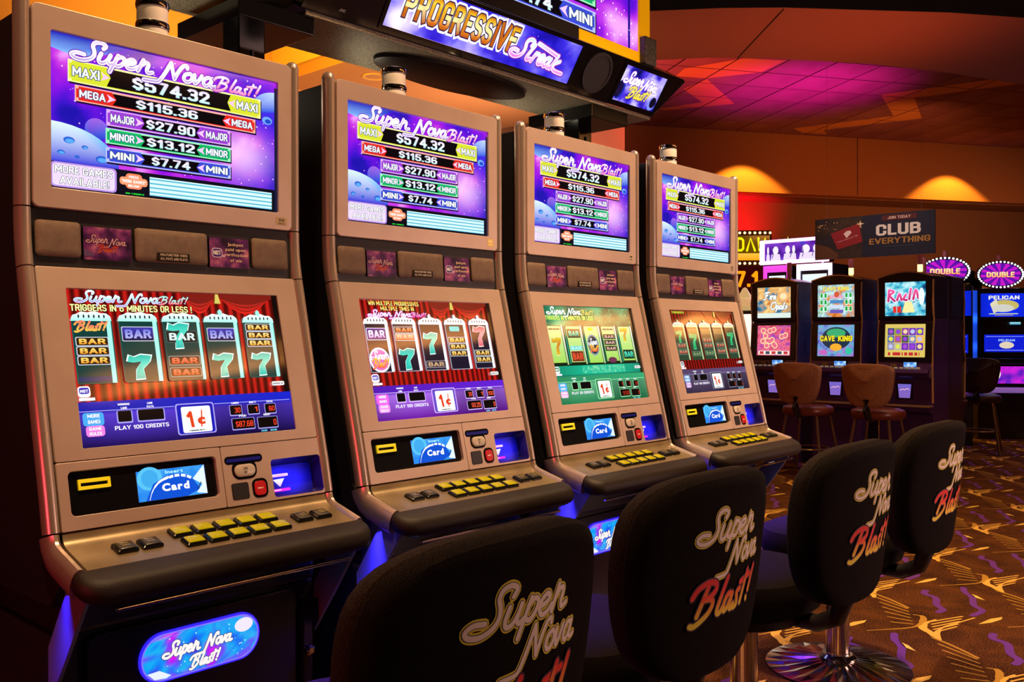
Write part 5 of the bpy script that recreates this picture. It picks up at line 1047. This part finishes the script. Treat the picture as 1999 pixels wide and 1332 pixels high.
# ------------------------------------------------------------------ blue machines at the right edge
def wheel_machine(name, blue=True):
    R = empty('oval_top_machine'); F0 = frame((0, 0, 0), (1, 0, 0), (0, 0, 1), (0, -1, 0))
    MB().box(-.26, .26, 0, .5, 0, 1.68).build('cabinet', BLKG, R, bevel=.01)
    ua = Art(); ua.grid(0, 0, 100, 54, 20, 10, lambda x, y: tuple(v*(.5+.6*math.exp(-((x-50)/45)**2)) for v in hexc('#0c28e8'))); ua.up(); ua.ell(52, 26, 30, 13, '#c0b060'); ua.poly([(20, 30), (34, 42), (40, 14), (28, 8)], '#d8d0b0'); ua.ell(48, 20, 24, 9, '#c8c8c0'); ua.up()
    ua.text('PELICAN', 50, 40, 9, '#e0e0f0', w=66, al='C', bold=.05, outline='#304890', ow=.03); ua.rect(18, 6, 80, 8, '#c8d8a0'); ua.rect(30, 2.6, 70, 4.2, '#a09040')
    MB().prism(F0, rrect(-.25, 1.33, .25, 1.64, .01), 0, .03).build('upper_frame', BLKG, R, bevel=.004); ua.build('upper_screen', F0, SCREEN, R, scale=.0048, w=.0305, off=(-.24, 1.36))
    lb_ = Art(); lb_.rect(0, 0, 100, 46, '#0c1cc8'); lb_.up(); lb_.ell(55, 18, 18, 9, '#d8c8b0'); lb_.rect(4, 40, 96, 41.6, '#8090f0'); lb_.rect(4, 4, 96, 5.6, '#8090f0'); lb_.text('PELICAN', 55, 28, 6, '#a0c8ff', w=40, al='C', bold=.04)
    MB().prism(F0, rrect(-.25, .92, .25, 1.25, .01), 0, .05).build('lower_frame', BLKG, R, bevel=.004); lb_.build('lower_screen', F0, SCREEN, R, scale=.0042, w=.0505, off=(-.21, .97))
    cd = Art(); cd.rect(0, 0, 20, 5, ['#206090', '#a0f0f8']); cd.build('card_display', F0, SCREEN, R, scale=.0055, w=.032, off=(.06, 1.272))
    MB().prism(F0, rrect(-.26, .84, .26, .90, .01), 0, .16).build('button_deck', BLKG, R, bevel=.01)
    bg = Art(); bg.grid(0, 0, 46, 20, 14, 8, lambda x, y: neb(x, y, .09, 91, ['#3010a0', '#7020c0', '#d020d0', '#4018c0'])); bg.up(); bg.ell(12, 11, 8, 8, '#f8f0d0'); bg.up(); bg.ell(9, 11, 5, 7, '#f0f0a0'); bg.build('belly_glass', F0, SCREEN, R, scale=.0095, w=.02, off=(-.22, .62)); MB().box(-.25, .25, -.0195, 0, .6, .83).build('belly_frame', BLKG, R)
    MB().tube([(-.2, -.1, .55), (.2, -.1, .55)], .03, 8).build('lit_ledge', mat('violet_ledge', '#a080c0', 0, .3, emit='#a070d0', strength=.5), R)
    FSd = frame((-.265, 0, 0), (-.82, .572, 0), (0, 0, 1), (-.572, -.82, 0))
    sd = Art(); sd.grid(0, 0, 20, 74, 6, 30, lambda x, y: tuple(v*(.4+1.6*math.exp(-((y-44)/4)**2)+.9*math.exp(-((y-14)/4)**2)+.25*math.sin(x*.3)) for v in hexc('#2058ff'))); sd.build('side_light_panel', FSd, SCREEN, R, scale=.0105, w=.002, off=(0, .88)); MB().prism(FSd, [(0, .86), (.22, .86), (.22, 1.67), (0, 1.67)], -.02, 0).build('side_panel', BLKG, R)
    # oval topper edged with bulbs
    MB().box(-.05, .05, .1, .16, 1.68, 1.78).build('topper_neck', BLKG, R)
    FO = frame((0, .08, 1.835), (1, 0, 0), (0, 0, 1), (0, -1, 0)); MB().prism(FO, ell(0, 0, .25, .155, 36), -.08, 0).build('oval_topper', BLKG, R, bevel=.008)
    ov = Art()
    for k in range(24):
        t0, t1 = 2*math.pi*k/24, 2*math.pi*(k+1)/24; ov.poly([(0, 0), (21*math.cos(t0), 12.6*math.sin(t0)), (21*math.cos(t1), 12.6*math.sin(t1))], ['#c018c0', '#5a10a0'][k % 2])
    ov.up(); ov.text('DOUBLE', 0, -3, 6, ['#f8b060', '#ffe8b0'], w=29, al='C', bold=.06, outline='#a01050', ow=.03); ov.build('topper_face', FO, SCREEN, R, scale=.01, w=.002)
    q0 = None
    for k in range(36):
        t = 2*math.pi*k/36; p = FO(.232*math.cos(t), .142*math.sin(t), .006)
        if q0 is None: q0 = MB().lathe([(0, -.011), (.008, -.007), (.011, 0), (.008, .007), (0, .011)], (0, 0, 0), 8).build('bulb', mat('white_bulb', '#f4f0ff', 0, .3, emit='#f0f0ff', strength=3), R, smooth=True); q0.location = p
        else:
            q = q0.copy(); COL.objects.link(q); q.parent = R; q.location = p
    lampcol(R, 0, .14, 1.98, False, .07); return R
wm1 = wheel_machine('a'); wl = ['blue machine topped by a whole oval sign edged with bulbs', 'machine hidden behind the far bank, only its oval bulb sign showing', 'blue machine cut off by the right edge of the picture']
for i, (x, y, rz) in enumerate(((10.25, .95, -58), (9.25, 1.25, -70), (10.78, .36, -58))):
    o = wm1 if i == 0 else copy_tree(wm1)
    o.location = (x, y, -.0); o.rotation_euler.z = math.radians(rz); tag(o, wl[i], 'slot machine', 'machines with oval bulb signs')
dm = empty('domed_machine', (10.9, 1.62, 0), math.radians(-65)); tag(dm, 'black machine with a glossy domed hood, left of the blue machine', 'slot machine')
MB().box(-.28, .28, 0, .5, 0, 1.62).build('cabinet', BLKG, dm, bevel=.01)
MB().loft([[(.30*math.cos(t)*s, .2+.3*math.sin(t)*s, z) for t in [2*math.pi*k/24 for k in range(24)]] for s, z in ((.9, 1.6), (1, 1.66), (1.02, 1.76), (.95, 1.86), (.75, 1.94), (.4, 1.985), (.05, 2.0))]).build('hood', GLOSS, dm, smooth=True)
lampcol(dm, -.05, .2, 1.98, False, .09)
MB().lathe([(0, 0), (.02, 0), (.02, .01), (0, .012)], (-.1, -.012, .78), 10, 'y').build('green_lamp', mat('green_led', '#10c040', 0, .3, emit='#10e050', strength=3), dm)
DKB = mat('dark_leather', (.035, .014, .010), 0, .35)
for i, (x, y, rz, lb) in enumerate(((8.75, .80, -78, 'dark leather chair in front of the blue machine'), (8.22, 1.16, -70, 'dark leather chair partly behind the end of the far bank'))):
    o = copy_tree(bc); o.location = (x, y, 0); o.rotation_euler.z = math.radians(rz); tag(o, lb, 'chair', 'dark chairs at the blue machines')
    for c in list(o.children)+[g for c in o.children for g in c.children]:
        if c.name.split('.')[0] in ('backrest', 'seat', 'back_pad'): c.material_slots[0].link = 'OBJECT'; c.material_slots[0].material = DKB
